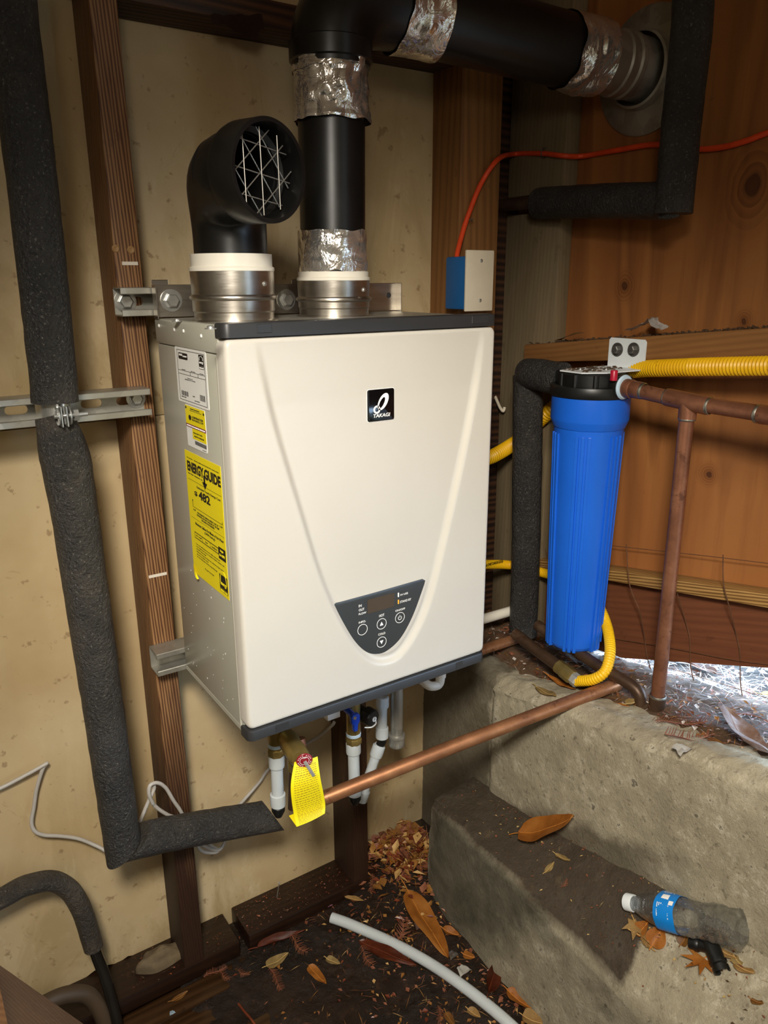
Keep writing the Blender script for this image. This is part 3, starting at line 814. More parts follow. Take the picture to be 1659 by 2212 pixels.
# two steel collars on top
def collar(cx_, cy_, z_bead, z_top, r=.0555):
    z0 = HH-.004
    pr = [(r+.004, z0), (r+.004, z0+.0015), (r-.0015, z0+.003), (r-.0015, z0+.012), (r, z0+.014), (r, z_bead-.004), (r+.0032, z_bead-.0018), (r+.0036, z_bead), (r+.0032, z_bead+.0018), (r, z_bead+.004), (r+.0008, z_top), (r-.003, z_top), (r-.003, z_top-.03)]
    b = B(); b.lathe([(a, h-z0) for a, h in pr], (cx_, cy_, z0), (0, 0, 1), 64); o = b.out('vent_collar', 'stainless', heater, 25)
    return o
LC, RCN = (.0735, -.1335), (.258, -.098)
c1 = collar(*LC, .6190, .6550, .0575)
c2 = collar(*RCN, .6130, .6410, .0560)
for (cc, px_) in (((c1, LC), (.045, .6370)), ((c2, RCN), (.045, .6270))):
    co_, ctr = cc; ang = math.radians(-66); n_ = V((math.cos(ang), math.sin(ang), 0)); rr = .0575 if ctr == LC else .0560
    b = B(); b.lathe([(.0036, -.001), (.0036, .001), (.0026, .0026), (0, .003)], V((ctr[0], ctr[1], px_[1])) + n_*rr, n_, 14); b.out('collar_screw', 'bolt', co_)

# badge on the shield
PF = -.2604
badge_c = [(0.2130,-0.2604,0.4900), (0.2603,-0.2604,0.4930), (0.2624,-0.2604,0.4448), (0.2139,-0.2604,0.4426)]
bx0 = (badge_c[0][0]+badge_c[3][0])/2; bx1 = (badge_c[1][0]+badge_c[2][0])/2; bz1 = (badge_c[0][2]+badge_c[1][2])/2; bz0 = (badge_c[2][2]+badge_c[3][2])/2
def rrect(x0, x1, z0, z1, r, y, n=6):
    out = []
    for cx_, cz_, a0 in ((x1-r, z1-r, 0), (x0+r, z1-r, 90), (x0+r, z0+r, 180), (x1-r, z0+r, 270)):
        for q in range(n+1):
            a = math.radians(a0+90*q/n); out.append(V((cx_+r*math.cos(a), y, cz_+r*math.sin(a))))
    return out
b = B(); b.prism(rrect(bx0, bx1, bz0, bz1, .0035, PF+.0003), (0, -.0008, 0)); logo = b.out('logo_badge', 'white_print', heater)
b = B(); b.prism(rrect(bx0+.0008, bx1-.0008, bz0+.0008, bz1-.0008, .003, PF), (0, -.0022, 0), .0012); b.out('badge_face', 'badge', logo)
bw, bh = bx1-bx0, bz1-bz0
pr = Print((bx0, PF-.00222, bz0), (1, 0, 0), (0, 0, 1), (0, -1, 0))
pr.text('TAKAGI', bw*.19, bh*.135, bw*.80, bh*.245, .02, .2)
# emblem: a long leaning ring through a small round one
def ell(cu, cv, a, b_, rot, n=44):
    return [(cu + a*math.cos(t)*math.cos(rot) - b_*math.sin(t)*math.sin(rot), cv + a*math.cos(t)*math.sin(rot) + b_*math.sin(t)*math.cos(rot)) for t in [2*math.pi*q/n for q in range(n)]]
outer = ell(bw*.565, bh*.60, bh*.285, bw*.155, math.radians(57)); inner = ell(bw*.52, bh*.565, bh*.19, bw*.075, math.radians(59))
vs = []; fs = []
for (p, q) in zip(outer, inner): vs += [pr.at(*p, .0003), pr.at(*q, .0003), pr.at(*p, .00003), pr.at(*q, .00003)]
n_ = len(outer)
for q in range(n_):
    a, c = 4*q, 4*((q+1) % n_); fs += [(a, c, c+1, a+1), (a, a+2, c+2, c), (a+1, c+1, c+3, a+3)]
pr.add(vs, fs)
pr.ring(bw*.335, bh*.375, bw*.125, bw*.068)
pr.out('emblem', 'white_print', logo)

# control panel
PP = -.2622
pan = smooth([(0.1508,-0.2622,0.1753), (0.1647,-0.2622,0.1444), (0.1855,-0.2622,0.1060), (0.2056,-0.2622,0.0820), (0.2247,-0.2622,0.0716), (0.2461,-0.2622,0.0711), (0.2733,-0.2622,0.0865), (0.2980,-0.2622,0.1209), (0.3198,-0.2622,0.1691)], 8)
pan += [V((0.3216,-0.2622,0.1752)), V((0.3160,-0.2622,0.1789)), V((0.2257,-0.2622,0.1770)), V((0.1549,-0.2622,0.1765))]
b = B(); b.prism([V((p.x, -.2594, p.z)) for p in pan], (0, -.0028, 0), .0006); panel = b.out('control_panel', 'panel', heater)
pr = Print((0, PP-.00002, 0), (1, 0, 0), (0, 0, 1), (0, -1, 0))
def ptext(s, a, c, bold=.0): pr.text(s, a[0], a[2], c[0], c[2], bold)
# rows of text: lower left and upper right corner of each word
for s, a, c in (('IN', (0.1940,-0.2622,0.1599), (0.1991,-0.2622,0.1641)), ('OUT', (0.1939,-0.2622,0.1530), (0.2041,-0.2622,0.1570)), ('FLOW', (0.1938,-0.2622,0.1468), (0.2074,-0.2622,0.1500)),
                ('INFO.', (0.1936,-0.2622,0.1325), (0.2064,-0.2622,0.1358)), ('HOT', (0.2314,-0.2622,0.1336), (0.2410,-0.2622,0.1379)), ('COLD', (0.2294,-0.2622,0.1022), (0.2427,-0.2622,0.1059)),
                ('ON/OFF', (0.2624,-0.2622,0.1348), (0.2813,-0.2622,0.1381)), ('IN USE', (0.2722,-0.2622,0.1603), (0.2867,-0.2622,0.1633)), ('STAND BY', (0.2713,-0.2622,0.1478), (0.2932,-0.2622,0.1517))):
    pr = Print((0, PP-.00002, 0), (1, 0, 0), (0, 0, 1), (0, -1, 0)); ptext(s, a, c, .008); pr.out('lettering', 'white_print', panel)
lens = [(0.2093,-0.2622,0.1677), (0.2597,-0.2622,0.1689), (0.2606,-0.2622,0.1449), (0.2099,-0.2622,0.1451)]
lx0, lx1, lz0, lz1 = (lens[0][0]+lens[3][0])/2, (lens[1][0]+lens[2][0])/2, (lens[2][2]+lens[3][2])/2, (lens[0][2]+lens[1][2])/2
b = B(); b.box(lx0, lx1, PP-.0006, PP+.001, lz0, lz1, .0003); b.out('display', 'lens', panel)
for (p, m_, nm) in (((0.2682,-0.2622,0.1629), 'white_print', 'use_light'), ((0.2682,-0.2622,0.1510), 'amber', 'standby_light')):
    b = B(); b.box(p[0]-.0013, p[0]+.0013, PP-.0008, PP+.001, p[2]-.0036, p[2]+.0036, .0004); b.out(nm, m_, panel)
for nm, p, sym in (('info_button', (0.2002,-0.2622,0.1209), ''), ('hot_button', (0.2359,-0.2622,0.1213), 'up'), ('cold_button', (0.2357,-0.2622,0.0896), 'down'), ('power_button', (0.2712,-0.2622,0.1229), 'power')):
    q = Print((p[0], PP-.00002, p[2]), (1, 0, 0), (0, 0, 1), (0, -1, 0))
    q.ring(0, 0, .0092, .0084)
    if sym == 'up': q.poly([(-.0034, -.0028), (.0034, -.0028), (0, .0036)])
    if sym == 'down': q.poly([(-.0034, .0028), (0, -.0036), (.0034, .0028)])
    if sym == 'power':
        q.ring(0, -.0004, .0036, .0028, 20, a0=math.radians(125), a1=math.radians(415)); q.rect(-.0004, -.0002, .0004, .0044)
    q.out(nm, 'white_print', panel)

# three stickers on the left side: sheets of paper with their print
def sheet(name, corners, mat, r=0.):
    ys = [-p[1] for p in corners]; zs = [p[2] for p in corners]
    u0, u1 = (ys[0]+ys[3])/2, (ys[1]+ys[2])/2; v0, v1 = (zs[2]+zs[3])/2, (zs[0]+zs[1])/2
    b = B()
    if r:
        out = []
        for cu, cv, a0 in ((u1-r, v1-r, 0), (u0+r, v1-r, 90), (u0+r, v0+r, 180), (u1-r, v0+r, 270)):
            for q in range(5):
                a = math.radians(a0+22.5*q); out.append(V((.0019, -(cu+r*math.cos(a)), cv+r*math.sin(a))))
    else: out = [V((.0019, -u0, v0)), V((.0019, -u1, v0)), V((.0019, -u1, v1)), V((.0019, -u0, v1))]
    b.prism(out, (-.0005, 0, 0)); o = b.out(name, mat, heater, None)
    w, hgt = u1-u0, v1-v0
    return o, w, hgt, (lambda: Print((.00138, -u0, v0), (0, -w, 0), (0, 0, hgt), (-1, 0, 0)))
lab, w, hgt, P_ = sheet('rating_label', [(0.0000,-0.0759,0.5533), (0.0000,-0.1958,0.5488), (0.0000,-0.1990,0.4704), (0.0000,-0.0799,0.4747)], 'label_white', .003)
q = P_()
q.frame(.07, .045, .95, .955, .008)
q.rect(.07, .585, .95, .592); q.rect(.07, .520, .95, .527); q.rect(.47, .52, .48, .59); q.rect(.72, .52, .73, .59)
q.poly([(.12, .80), (.14, .79), (.40, .79), (.42, .80), (.42, .895), (.40, .905), (.14, .905), (.12, .895)])
q.rect(.78, .74, .93, .935); q.rect(.78, .690, .93, .735)
for k in range(9): q.rect(.13+.026*k, .13, .13+.026*k+(.016 if k % 3 else .01), .215)
for k in range(7): q.rect(.74+.024*k, .13, .74+.024*k+(.015 if k % 2 else .01), .235)
for s, u0, v0, u1, v1 in (('TAKAGI, LLC', .36, .455, .54, .475), ('ASHLAND CITY, TN 37015', .28, .425, .62, .447), ('MODEL NUMBER', .20, .60, .32, .612), ('SERIAL NUMBER', .50, .60, .64, .612), ('PART NUMBER', .78, .60, .90, .612),
                          ('240', .50, .155, .57, .178), ('MANUFACTURED', .12, .095, .28, .112), ('CERTIFIED', .55, .085, .72, .102)):
    q.text(s, u0, v0, u1, v1)
q.out('label_print', 'black_print', lab)
q = P_()
q.text('CERTIFIED', .26, .835, .40, .86, h=.0004); q.rect(.14, .85, .25, .885, .0004)
q.out('mark_print', 'white_print', lab); q = P_()
q.ring(.853, .855, .058, .05, 30, 1., .0004, math.radians(-20), math.radians(200)); q.text('energy', .795, .775, .915, .815, .0, h=.0004); q.text('ENERGY STAR', .79, .70, .92, .722, h=.0004)
q.out('label_reverse_print', 'white_print', lab)

lab, w, hgt, P_ = sheet('rebate_label', [(0.0000,-0.1015,0.4709), (0.0000,-0.1783,0.4704), (0.0000,-0.1798,0.4081), (-0.0000,-0.1043,0.4113)], 'label_white', .003)
q = P_(); q.rect(.0, .55, 1., .985, .0002); q.rect(.30, .22, .995, .47, .0002); q.out('yellow_panel', 'label_yellow', lab)
q = P_(); q.rect(.0, .475, 1., .548, .0003); q.out('purple_band', 'label_purple', lab)
q = P_()
q.text('CONTRACTOR', .34, .715, .90, .765, .03, h=.0005); q.text('REWARDS.COM', .34, .655, .90, .70, 0, h=.0005)
q.text('Takagi Tankless Water Heater', .24, .875, .84, .895, .0, h=.0005); q.text('REWARDS REGISTRATION', .28, .915, .74, .937, .01, h=.0005)
q.text('REGISTER', .36, .36, .82, .39, .01, h=.0005); q.text('REWARDS', .40, .28, .88, .315, .02, h=.0005)
for cu, cv, rr in ((.05, .93, .035), (.945, .90, .035), (.23, .71, .075)):
    q.poly([(cu+rr*1.1*math.cos(t)*.9, cv+rr*.9*math.sin(t)) for t in [2*math.pi*k/6+.5 for k in range(6)]], .0005)
for k in range(26): q.rect(.40+.0225*k, .10, .40+.0225*k+(.014 if k % 3 else .009), .19)
q.rect(.76, .035, .95, .045)
q.out('label_print', 'black_print', lab)
q = P_(); q.text('REWARDS FOR PROFESSIONAL INSTALLERS', .04, .495, .96, .525, .01, h=.0006); q.out('band_print', 'white_print', lab)

lab, w, hgt, P_ = sheet('energy_label', [(0.0000,-0.0870,0.4031), (-0.0000,-0.2228,0.3974), (0.0000,-0.2223,0.2040), (0.0000,-0.0834,0.2041)], 'label_yellow')
q = P_()
q.text('ENERGY', .055, .845, .53, .925, .045); q.text('GUIDE', .545, .845, .985, .925, .045)
q.rect(.515, .805, .560, .87); q.poly([(.47, .815), (.61, .815), (.54, .762)])
q.text('U.S. Government      Federal law prohibits removal of this label before consumer purchase', .06, .942, .95, .953)
q.text('Water Heater - Instantaneous - Gas', .06, .822, .48, .833)
q.rect(.05, .7805, .98, .7825, .0002)
q.text('Estimated Yearly Energy Cost', .30, .735, .95, .757, .012)
q.text('$', .21, .668, .30, .708, .02); q.text('482', .34, .660, .66, .728, .035)
q.rect(.13, .568, .96, .571); q.rect(.13, .568, .138, .60); q.rect(.952, .568, .96, .59); q.poly([(.12, .625), (.148, .625), (.134, .598)])
q.text('$ 481', .14, .540, .21, .554); q.text('$ 487', .88, .540, .96, .554)
q.text('THE ESTIMATED ANNUAL ENERGY COST OF', .25, .532, .84, .546, .008); q.text('THIS MODEL WAS NOT AVAILABLE AT THE TIME', .23, .512, .86, .526, .008); q.text('THE RANGE WAS PUBLISHED', .36, .492, .73, .506, .008)
q.rect(.05, .476, .98, .4775, .0002)
q.text('Maximum Gallons Per Minute of Hot Water', .17, .430, .96, .452, .012); q.text('(GPM Rating)', .43, .398, .72, .420, .01)
q.frame(.12, .315, .80, .365, .006); q.rect(.345, .315, .350, .365); q.rect(.57, .315, .575, .365)
q.text('very small', .15, .332, .32, .348); q.text('low', .43, .332, .50, .348); q.text('medium', .61, .332, .76, .348)
q.rect(.80, .288, .985, .380)
for k, (u1, ) in enumerate(((.82,), (.93,), (.42,), (.90,), (.48,), (.72,))):
    q.text(('Your cost will depend on your utility rates and use', 'Cost range based only on models of similar capacity with', 'the GPM rating of high', 'Estimated energy cost based on a national average natural', 'gas cost of one dollar a therm', 'For more information visit the energy label page')[k], .14, .262-.021*k, u1, .274-.021*k)
q.text('ftc.gov/energy', .36, .100, .62, .113)
q.rect(.775, .055, .985, .165); q.rect(.775, .030, .985, .052)
q.out('label_print', 'black_print', lab)
q = P_(); q.text('high', .85, .345, .93, .365, .01, h=.0005); q.text('6.6 GPM', .82, .312, .96, .332, .0, h=.0005); q.out('rating_print', 'label_yellow', lab); q = P_()
q.ring(.88, .112, .085, .075, 30, 1., .0005, math.radians(-10), math.radians(190)); q.text('energy', .80, .075, .96, .105, h=.0005); q.text('ENERGY STAR', .79, .034, .97, .047, h=.0005)
q.out('label_reverse_print', 'label_yellow', lab)
b = B(); lab_p = [(0.0000,-0.0834,0.2041), (0.0000,-0.1131,0.2044)]
b.grid(8, 4, lambda u, v: V((.0012-.006*math.sin(u*1.5)*(1-v*.5), lab_p[0][1]*(1-u)+lab_p[1][1]*u, lab_p[0][2]+.002-.010*u*.4+.012*v*(1-u))))
b.out('curled_corner', 'label_yellow', lab)

# ================================================================== flue pipes
def foil_band(a, c, r, parent, seed=0, name='foil_tape', overlap=.0018, crinkle=.0026, seg=96, rows=22, skew=.0):
    """A wrap of crumpled foil tape round the pipe between a and c."""
    a, c = V(a), V(c); ax = (c-a); L = ax.length; ax.normalize()
    e1 = ax.cross(V((0, 0, 1)) if abs(ax.z) < .9 else V((0, 1, 0))).normalized(); e2 = ax.cross(e1)
    b = B(); rings = []
    for j in range(rows):
        t = j/(rows-1); ring = []
        for k in range(seg):
            th = 2*math.pi*k/seg; d = e1*math.cos(th) + e2*math.sin(th)
            p = a + ax*(L*t + skew*math.cos(th+seed))
            n1 = abs(noise.noise(p*34 + d*1.7 + V((seed*7, 0, 0)))) ; n2 = abs(noise.noise(p*80 + V((0, seed*5, 0))))
            ed = noise.noise(V((th*2.2, seed, 8 if t < .5 else 3)))*.004*(1 if j in (0, rows-1) else 0)
            ring.append(b.bm.verts.new(p + ax*ed + d*(r + overlap + crinkle*(n1*1.7 + n2*.7))))
        rings.append(ring)
    for p, q in zip(rings, rings[1:]):
        for k in range(seg): b.bm.faces.new((p[k], p[(k+1) % seg], q[(k+1) % seg], q[k]))
    return b.out(name, 'foil', parent, 28)

# left: intake elbow with its bird guard
elbow = thing('intake_elbow', 'short black intake elbow with wire bird guard, open towards the room', 'vent elbow', (LC[0], LC[1], .6635))
b = B(); b.lathe([(.0545, -.004), (.0590, -.002), (.0590, .002), (.0562, .004), (.0562, .0202), (.0500, .0206), (.0500, .014)], (LC[0], LC[1], .6560), (0, 0, 1), 60); b.out('adapter_ring', 'pvc', elbow, 25)
zb = .6560+.020
mouth = V((0.0714,-0.2715,0.7687)); mn = V((.27, -.96, -.02)).normalized()
start = V((LC[0], LC[1], zb))
# centre line: straight up, then a bend to the mouth
path = [start, start+V((0, 0, .020))]
p1 = path[-1]; ctrl1 = p1 + V((0, 0, .062)); pe = mouth - mn*.045; ctrl2 = pe - mn*.055
for q in range(1, 15):
    t = q/14; path.append((1-t)**3*p1 + 3*(1-t)**2*t*ctrl1 + 3*(1-t)*t*t*ctrl2 + t**3*pe)
rr = [.0505]*2 + [.0505+.0025*q/14 for q in range(1, 15)]
b = B(); b.tube(path, rr, 56, cap=False); b.out('elbow_bend', 'blackpipe', elbow)
b = B(); b.lathe([(.0525, -.006), (.0585, -.002), (.0600, .004), (.0600, .044), (.0595, .045), (.0545, .045), (.0540, .040), (.0535, .010), (.047, .006), (.046, -.02)], pe, mn, 64); b.out('socket', 'blackpipe', elbow, 30)
b = B(); b.lathe([(.0455, -.05), (.0455, .0), (.0462, .0)], pe, mn, 48); b.out('bend_lining', 'blackcap', elbow)
gu = mn.cross(V((0, 0, 1))).normalized()*-1; gv = gu.cross(mn)*-1
if gu.x < 0: gu = -gu
if gv.z < 0: gv = -gv
guard = None
for ang, offs in ((92, (-.027, .001, .028)), (-8, (-.031, -.002, .030)), (42, (-.030, .0, .026)), (-52, (-.029, .002, .029))):
    d = gu*math.cos(math.radians(ang)) + gv*math.sin(math.radians(ang)); nrm = mn.cross(d)
    for of in offs:
        L = math.sqrt(.0515**2 - of**2)*.97; c_ = pe + mn*(.026 + .0022*(ang/50.)) + nrm*of
        b = B(); b.tube([c_-d*L, c_, c_+d*L], .0008, 8); b.out('guard_wire', 'wire', elbow)

# right: flue pipe going up, over and out through the right wall
flue = thing('flue_pipe', 'black exhaust pipe with foil wrapped joints rising from the heater and turning right', 'flue pipe', (RCN[0], RCN[1], .659))
b = B(); b.lathe([(.0540, -.003), (.0575, -.001), (.0575, .003), (.0552, .004), (.0552, .012), (.050, .012)], (RCN[0], RCN[1], .6420), (0, 0, 1), 60); b.out('adapter_ring', 'pvc', flue, 25)
top = V((.262, -.098, .955)); base = V((RCN[0], RCN[1], .645))
b = B(); b.tube([base, lerp(base, top, .5), top], .0500, 56); b.out('vertical_pipe', 'blackpipe', flue)
foil_band(base+V((0, 0, .009)), base+V((0, 0, .068)), .0505, flue, 1, crinkle=.0024)
foil_band(lerp(base, top, .71), lerp(base, top, .965), .0505, flue, 2, crinkle=.0052, overlap=.0022)
foil_band(lerp(base, top, .935), lerp(base, top, 1.0), .0535, flue, 3, crinkle=.0034, skew=.006)
hz0 = V((.385, -.106, 1.030)); hz1 = V((.712, -.158, 1.004)); hd = (hz1-hz0).normalized()
pts = [top+V((0, 0, -.018)), top+V((0, 0, .01))]; a = pts[-1]; e = hz0
for q in range(1, 15):
    t = q/14; pts.append((1-t)**3*a + 3*(1-t)**2*t*(a+V((0, 0, .056))) + 3*(1-t)*t*t*(e-hd*.062) + t**3*e)
b = B(); b.tube(pts, .0575, 56); b.out('elbow', 'blackpipe', flue)
b = B(); b.lathe([(.0575, -.004), (.0608, -.002), (.0608, .022), (.0575, .024)], top+V((0, 0, -.008)), (0, 0, 1), 56); b.out('elbow_socket', 'blackpipe', flue, 30)
foil_band(hz0-hd*.012, hz0+hd*.058, .0580, flue, 4, crinkle=.0030)
b = B(); b.tube([hz0+hd*.02, lerp(hz0, hz1, .5), hz1], .0560, 56); b.out('horizontal_pipe', 'blackpipe', flue)
foil_band(hz1-hd*.034, hz1+hd*.040, .0560, flue, 5, crinkle=.0034)
prf = [(.050, .0), (.050, .052), (.053, .055), (.053, .060), (.050, .063), (.050, .072), (.0535, .075), (.0535, .082), (.051, .085), (.051, .135)]
b = B(); b.lathe(prf, hz1+hd*.020, hd, 56); b.out('ribbed_connector', 'zinc', flue, 25)
fc = V((.8595, -.182, .992))
b = B(); b.lathe([(.058, .030), (.062, .028), (.064, .012), (.098, .006), (.104, .003), (.104, .0), (.0, .0)], fc, (-1, 0, 0), 64); b.out('wall_flange', 'zinc', flue, 25)

# ================================================================== strut channels
def strut(name, label, x0, x1, zc, mat='zinc', slots=True, hw=.0206, group=None, y1=SY):
    root = thing(name, label, 'strut channel', ((x0+x1)/2, y1, zc-hw), group)
    b = B()
    if slots:
        n = int((x1-x0)/.052); p = (x1-x0)/max(n, 1); holes = []
        for k in range(n):
            c_ = x0 + p*(k+.5); hole = []
            for (sx, a0) in ((.009, -90), (-.009, 90)):
                for q in range(7):
                    a = math.radians(a0+30*q); hole.append(V((c_+sx+.0068*math.cos(a), y1-.0005, zc+.0068*math.sin(a))))
            holes.append(hole)
        b.holed([V((x0, y1-.0005, zc-hw)), V((x1, y1-.0005, zc-hw)), V((x1, y1-.0005, zc+hw)), V((x0, y1-.0005, zc+hw))], holes, V((0, -.002, 0)))
    else: b.box(x0, x1, y1-.0025, y1-.0005, zc-hw, zc+hw)
    b.out('back_plate', mat, root, 25)
    for s in (1, -1):
        b = B(); w = .0020
        yz = [(y1-.001, hw), (y1-.0405, hw), (y1-.0413, hw-.0008), (y1-.0413, hw-.0085), (y1-.0405, hw-.0095), (y1-.034, hw-.0095), (y1-.034, hw-.0075), (y1-.0390, hw-.0075), (y1-.0390, hw-w), (y1-.001, hw-w)]
        b.prism([V((x0, y, zc+s*z)) for y, z in yz], (x1-x0, 0, 0)); b.out('side_rail', mat, root, 25)
    return root
st1 = strut('strut_channel', 'galvanized strut channel behind the top of the heater, bolted to the stud', -.046, .452, .6115)
hexbolt((-.0295, SY-.0026, .6115), (0, -1, 0), st1, .0105, .0165)
st2 = strut('strut_channel', 'slotted galvanized strut channel carrying the clamp of the long insulated pipe', -.92, -.016, .4620)
hexbolt((-.028, SY-.0026, .4640), (0, -1, 0), st2, .0098, .0150)
st3 = strut('strut_channel', 'weathered strut channel under the heater, its cut end showing at the stud', -.046, .40, .0165, slots=False)

# ================================================================== insulated pipes
ins = thing('insulated_pipe', 'tall black foam insulated pipe descending the back wall and turning towards the heater', 'insulated pipe', (-0.1425,-0.0350,-0.3006))
def sleeve(pts, r, name, mat, parent, seg=40, n=10, jit=.0012, cuts=()):
    sp = smooth(pts, n); rs = r if not hasattr(r, '__len__') else list(np.interp(np.linspace(0, 1, len(sp)), np.linspace(0, 1, len(r)), r))
    b = B(); b.tube(sp, rs, seg, True, jit)
    for p, q, keep in cuts:                                                  # knife cuts: a plane through p and q, straight back into the wall
        p, q = V(p), V(q); nr = (q-p).cross(V((0, 1, 0))).normalized()
        if nr.dot(V(keep)-p) > 0: nr = -nr
        g = bmesh.ops.bisect_plane(b.bm, geom=b.bm.verts[:]+b.bm.edges[:]+b.bm.faces[:], plane_co=p, plane_no=nr, clear_outer=True)
        bmesh.ops.holes_fill(b.bm, edges=[e for e in b.bm.edges if e.is_boundary], sides=0)
    return b.out(name, mat, parent, 50)
sleeve([(-0.1553,-0.0400,1.0234), (-0.1563,-0.0400,0.9303), (-0.1560,-0.0400,0.7995), (-0.1580,-0.0400,0.6342), (-0.1619,-0.0400,0.4800)], .0312, 'foam_sleeve', 'foam', ins)
sleeve([(-0.1653,-0.0360,0.4602), (-0.1597,-0.0450,0.4032), (-0.1555,-0.0450,0.3022), (-0.1525,-0.0420,0.1756), (-0.1489,-0.0400,-0.0011), (-0.1457,-0.0360,-0.1777), (-0.1439,-0.0360,-0.2954), (-0.1436,-0.0360,-0.3476)], [.0250, .0345, .0325, .0320, .0310, .0300, .0295, .0295], 'foam_sleeve', 'foam_dusty', ins, cuts=(((-0.1660,-0.0360,-0.2998), (-0.1139,-0.0360,-0.2630), (-0.1512,-0.0360,-0.1574)),))
sleeve([(-0.1743,-0.0360,-0.2694), (-0.1303,-0.0360,-0.2772), (-0.0692,-0.0360,-0.2885), (0.0224,-0.0400,-0.3080), (0.1639,-0.0460,-0.3406)], [.0290, .0290, .0300, .0295, .0290], 'foam_sleeve', 'foam_dusty', ins, cuts=(((-0.1648,-0.0360,-0.3023), (-0.1125,-0.0360,-0.2655), (-0.0193,-0.0360,-0.2997)), ((0.1143,-0.0460,-0.2992), (0.1495,-0.0460,-0.3723), (-0.0193,-0.0360,-0.2997))))
b = B(); b.tube([(-0.1623,-0.0400,0.4917), (-0.1653,-0.0400,0.4464)], .0170, 28); b.out('bare_pipe', 'zinc', ins)
clamp = thing('pipe_clamp', 'zinc strut clamp with its bolt holding the insulated pipe on the channel', 'pipe clamp', (-0.1657,-0.0450,0.4570))
cc = V((-0.1628,-0.0400,0.4671))
for s in (-1, 1):
    b = B(); pts = []
    for q in range(13):
        a = math.radians(-95+190*q/12 - 0); pts.append(cc + V((s*.0185*math.cos(math.radians(90*q/12)), -.0185*math.sin(math.radians(90*q/12)), 0)))
    pts = [cc+V((s*.0190, .038, 0))] + pts + [cc+V((s*.004, -.034, 0))]
    b2 = []
    for p in pts: b2.append(p)
    for j in range(len(b2)-1):
        d = b2[j+1]-b2[j]
        if d.length < 1e-6: continue
        nrm = V((d.y, -d.x, 0)).normalized()*.0013
        b.hexa([b2[j]-nrm+V((0, 0, -.014)), b2[j]+nrm+V((0, 0, -.014)), b2[j+1]+nrm+V((0, 0, -.014)), b2[j+1]-nrm+V((0, 0, -.014)),
                b2[j]-nrm+V((0, 0, .014)), b2[j]+nrm+V((0, 0, .014)), b2[j+1]+nrm+V((0, 0, .014)), b2[j+1]-nrm+V((0, 0, .014))])
    b.out('clamp_strap', 'bolt', clamp, 30)
ear = V((-0.1588,-0.0740,0.4649))
b = B(); b.tube([ear+V((-.014, 0, 0)), ear+V((.030, 0, 0))], .0032, 12); b.out('clamp_bolt', 'bolt', clamp)
for dx_, rr in ((-.010, .0130), (.005, .0130)):
    b = B(); b.lathe([(rr, 0), (rr, .002), (.003, .002)], ear+V((dx_, 0, 0)), (1, 0, 0), 24); b.out('washer', 'bolt', clamp)
b = B(); b.lathe([(.0085, 0), (.0085, .0065), (.003, .0065)], ear+V((.011, 0, 0)), (1, 0, 0), 6); b.out('nut', 'bolt', clamp, 20)
for dx_ in (-.006, .001):
    b = B(); b.box(ear.x+dx_-.001, ear.x+dx_+.001, ear.y-.012, ear.y+.018, ear.z-.014, ear.z+.014, .0005); b.out('clamp_ear', 'bolt', clamp)

# pipe dropping beside the filter, its copper end turning left behind the heater
cold = thing('insulated_pipe', 'black foam insulated pipe dropping between the heater and the blue filter', 'insulated pipe', (0.7499,-0.0600,-0.1178))
sleeve([(0.7263,-0.0600,0.4560), (0.7307,-0.0600,0.3734), (0.7387,-0.0600,0.2159), (0.7459,-0.0600,0.0485), (0.7497,-0.0600,-0.1155)], .0305, 'foam_sleeve', 'foam', cold)
sleeve([(0.7229,-0.0620,0.4601), (0.7144,-0.1000,0.4624), (0.7126,-0.1650,0.4618)], .0305, 'foam_sleeve', 'foam', cold)
b = B(); b.tube(smooth([(0.7507,-0.0600,-0.1089), (0.7501,-0.0600,-0.1212), (0.7342,-0.0620,-0.1217), (0.6909,-0.0640,-0.1201), (0.6161,-0.0660,-0.1179), (0.4479,-0.0700,-0.1182)], 6), .0112, 20); b.out('copper_end', 'copper_bright', cold)
b = B(); b.tube([(0.7528,-0.0600,-0.1197), (0.7108,-0.0630,-0.1171)], .0132, 20); b.out('copper_elbow', 'copper', cold)
b = B(); b.lathe([(.0133, -.002), (.0136, 0), (.0120, .003), (.0112, .004)], (0.7135,-0.0630,-0.1173), V((0.6909,-0.0640,-0.1201))-V((0.7108,-0.0630,-0.1171)), 20); b.out('solder_ring', 'solder', cold)

# pipe in the upper right corner
upr = thing('insulated_pipe', 'black foam insulated pipe coming down in the dark upper right corner', 'insulated pipe', (0.7850,-0.3104,0.7611))
sleeve([(0.7720,-0.3239,1.1066), (0.7720,-0.3310,1.0124), (0.7720,-0.3297,0.9030), (0.7720,-0.3294,0.8012), (0.7720,-0.3293,0.7435)], .0310, 'foam_sleeve', 'foam', upr)
sleeve([(0.7750,-0.3174,0.7644), (0.7780,-0.2538,0.7695), (0.7850,-0.1439,0.7776), (0.8000,0.0079,0.7867)], [.0300, .0300, .0300, .0292], 'foam_sleeve', 'foam', upr)
b = B(); b.tube([(0.8000,-0.0113,0.7861), (0.8050,0.0528,0.7912), V((.77, .16, .788))], .0125, 20); b.out('copper_end', 'copper_dark', upr)
b = B(); b.tube([(0.7520,-0.3162,0.7378), (0.7500,-0.3392,0.7377), (0.7520,-0.3560,0.7381)], [.002, .0045, .002], 8); b.out('torn_edge', 'foam', upr)

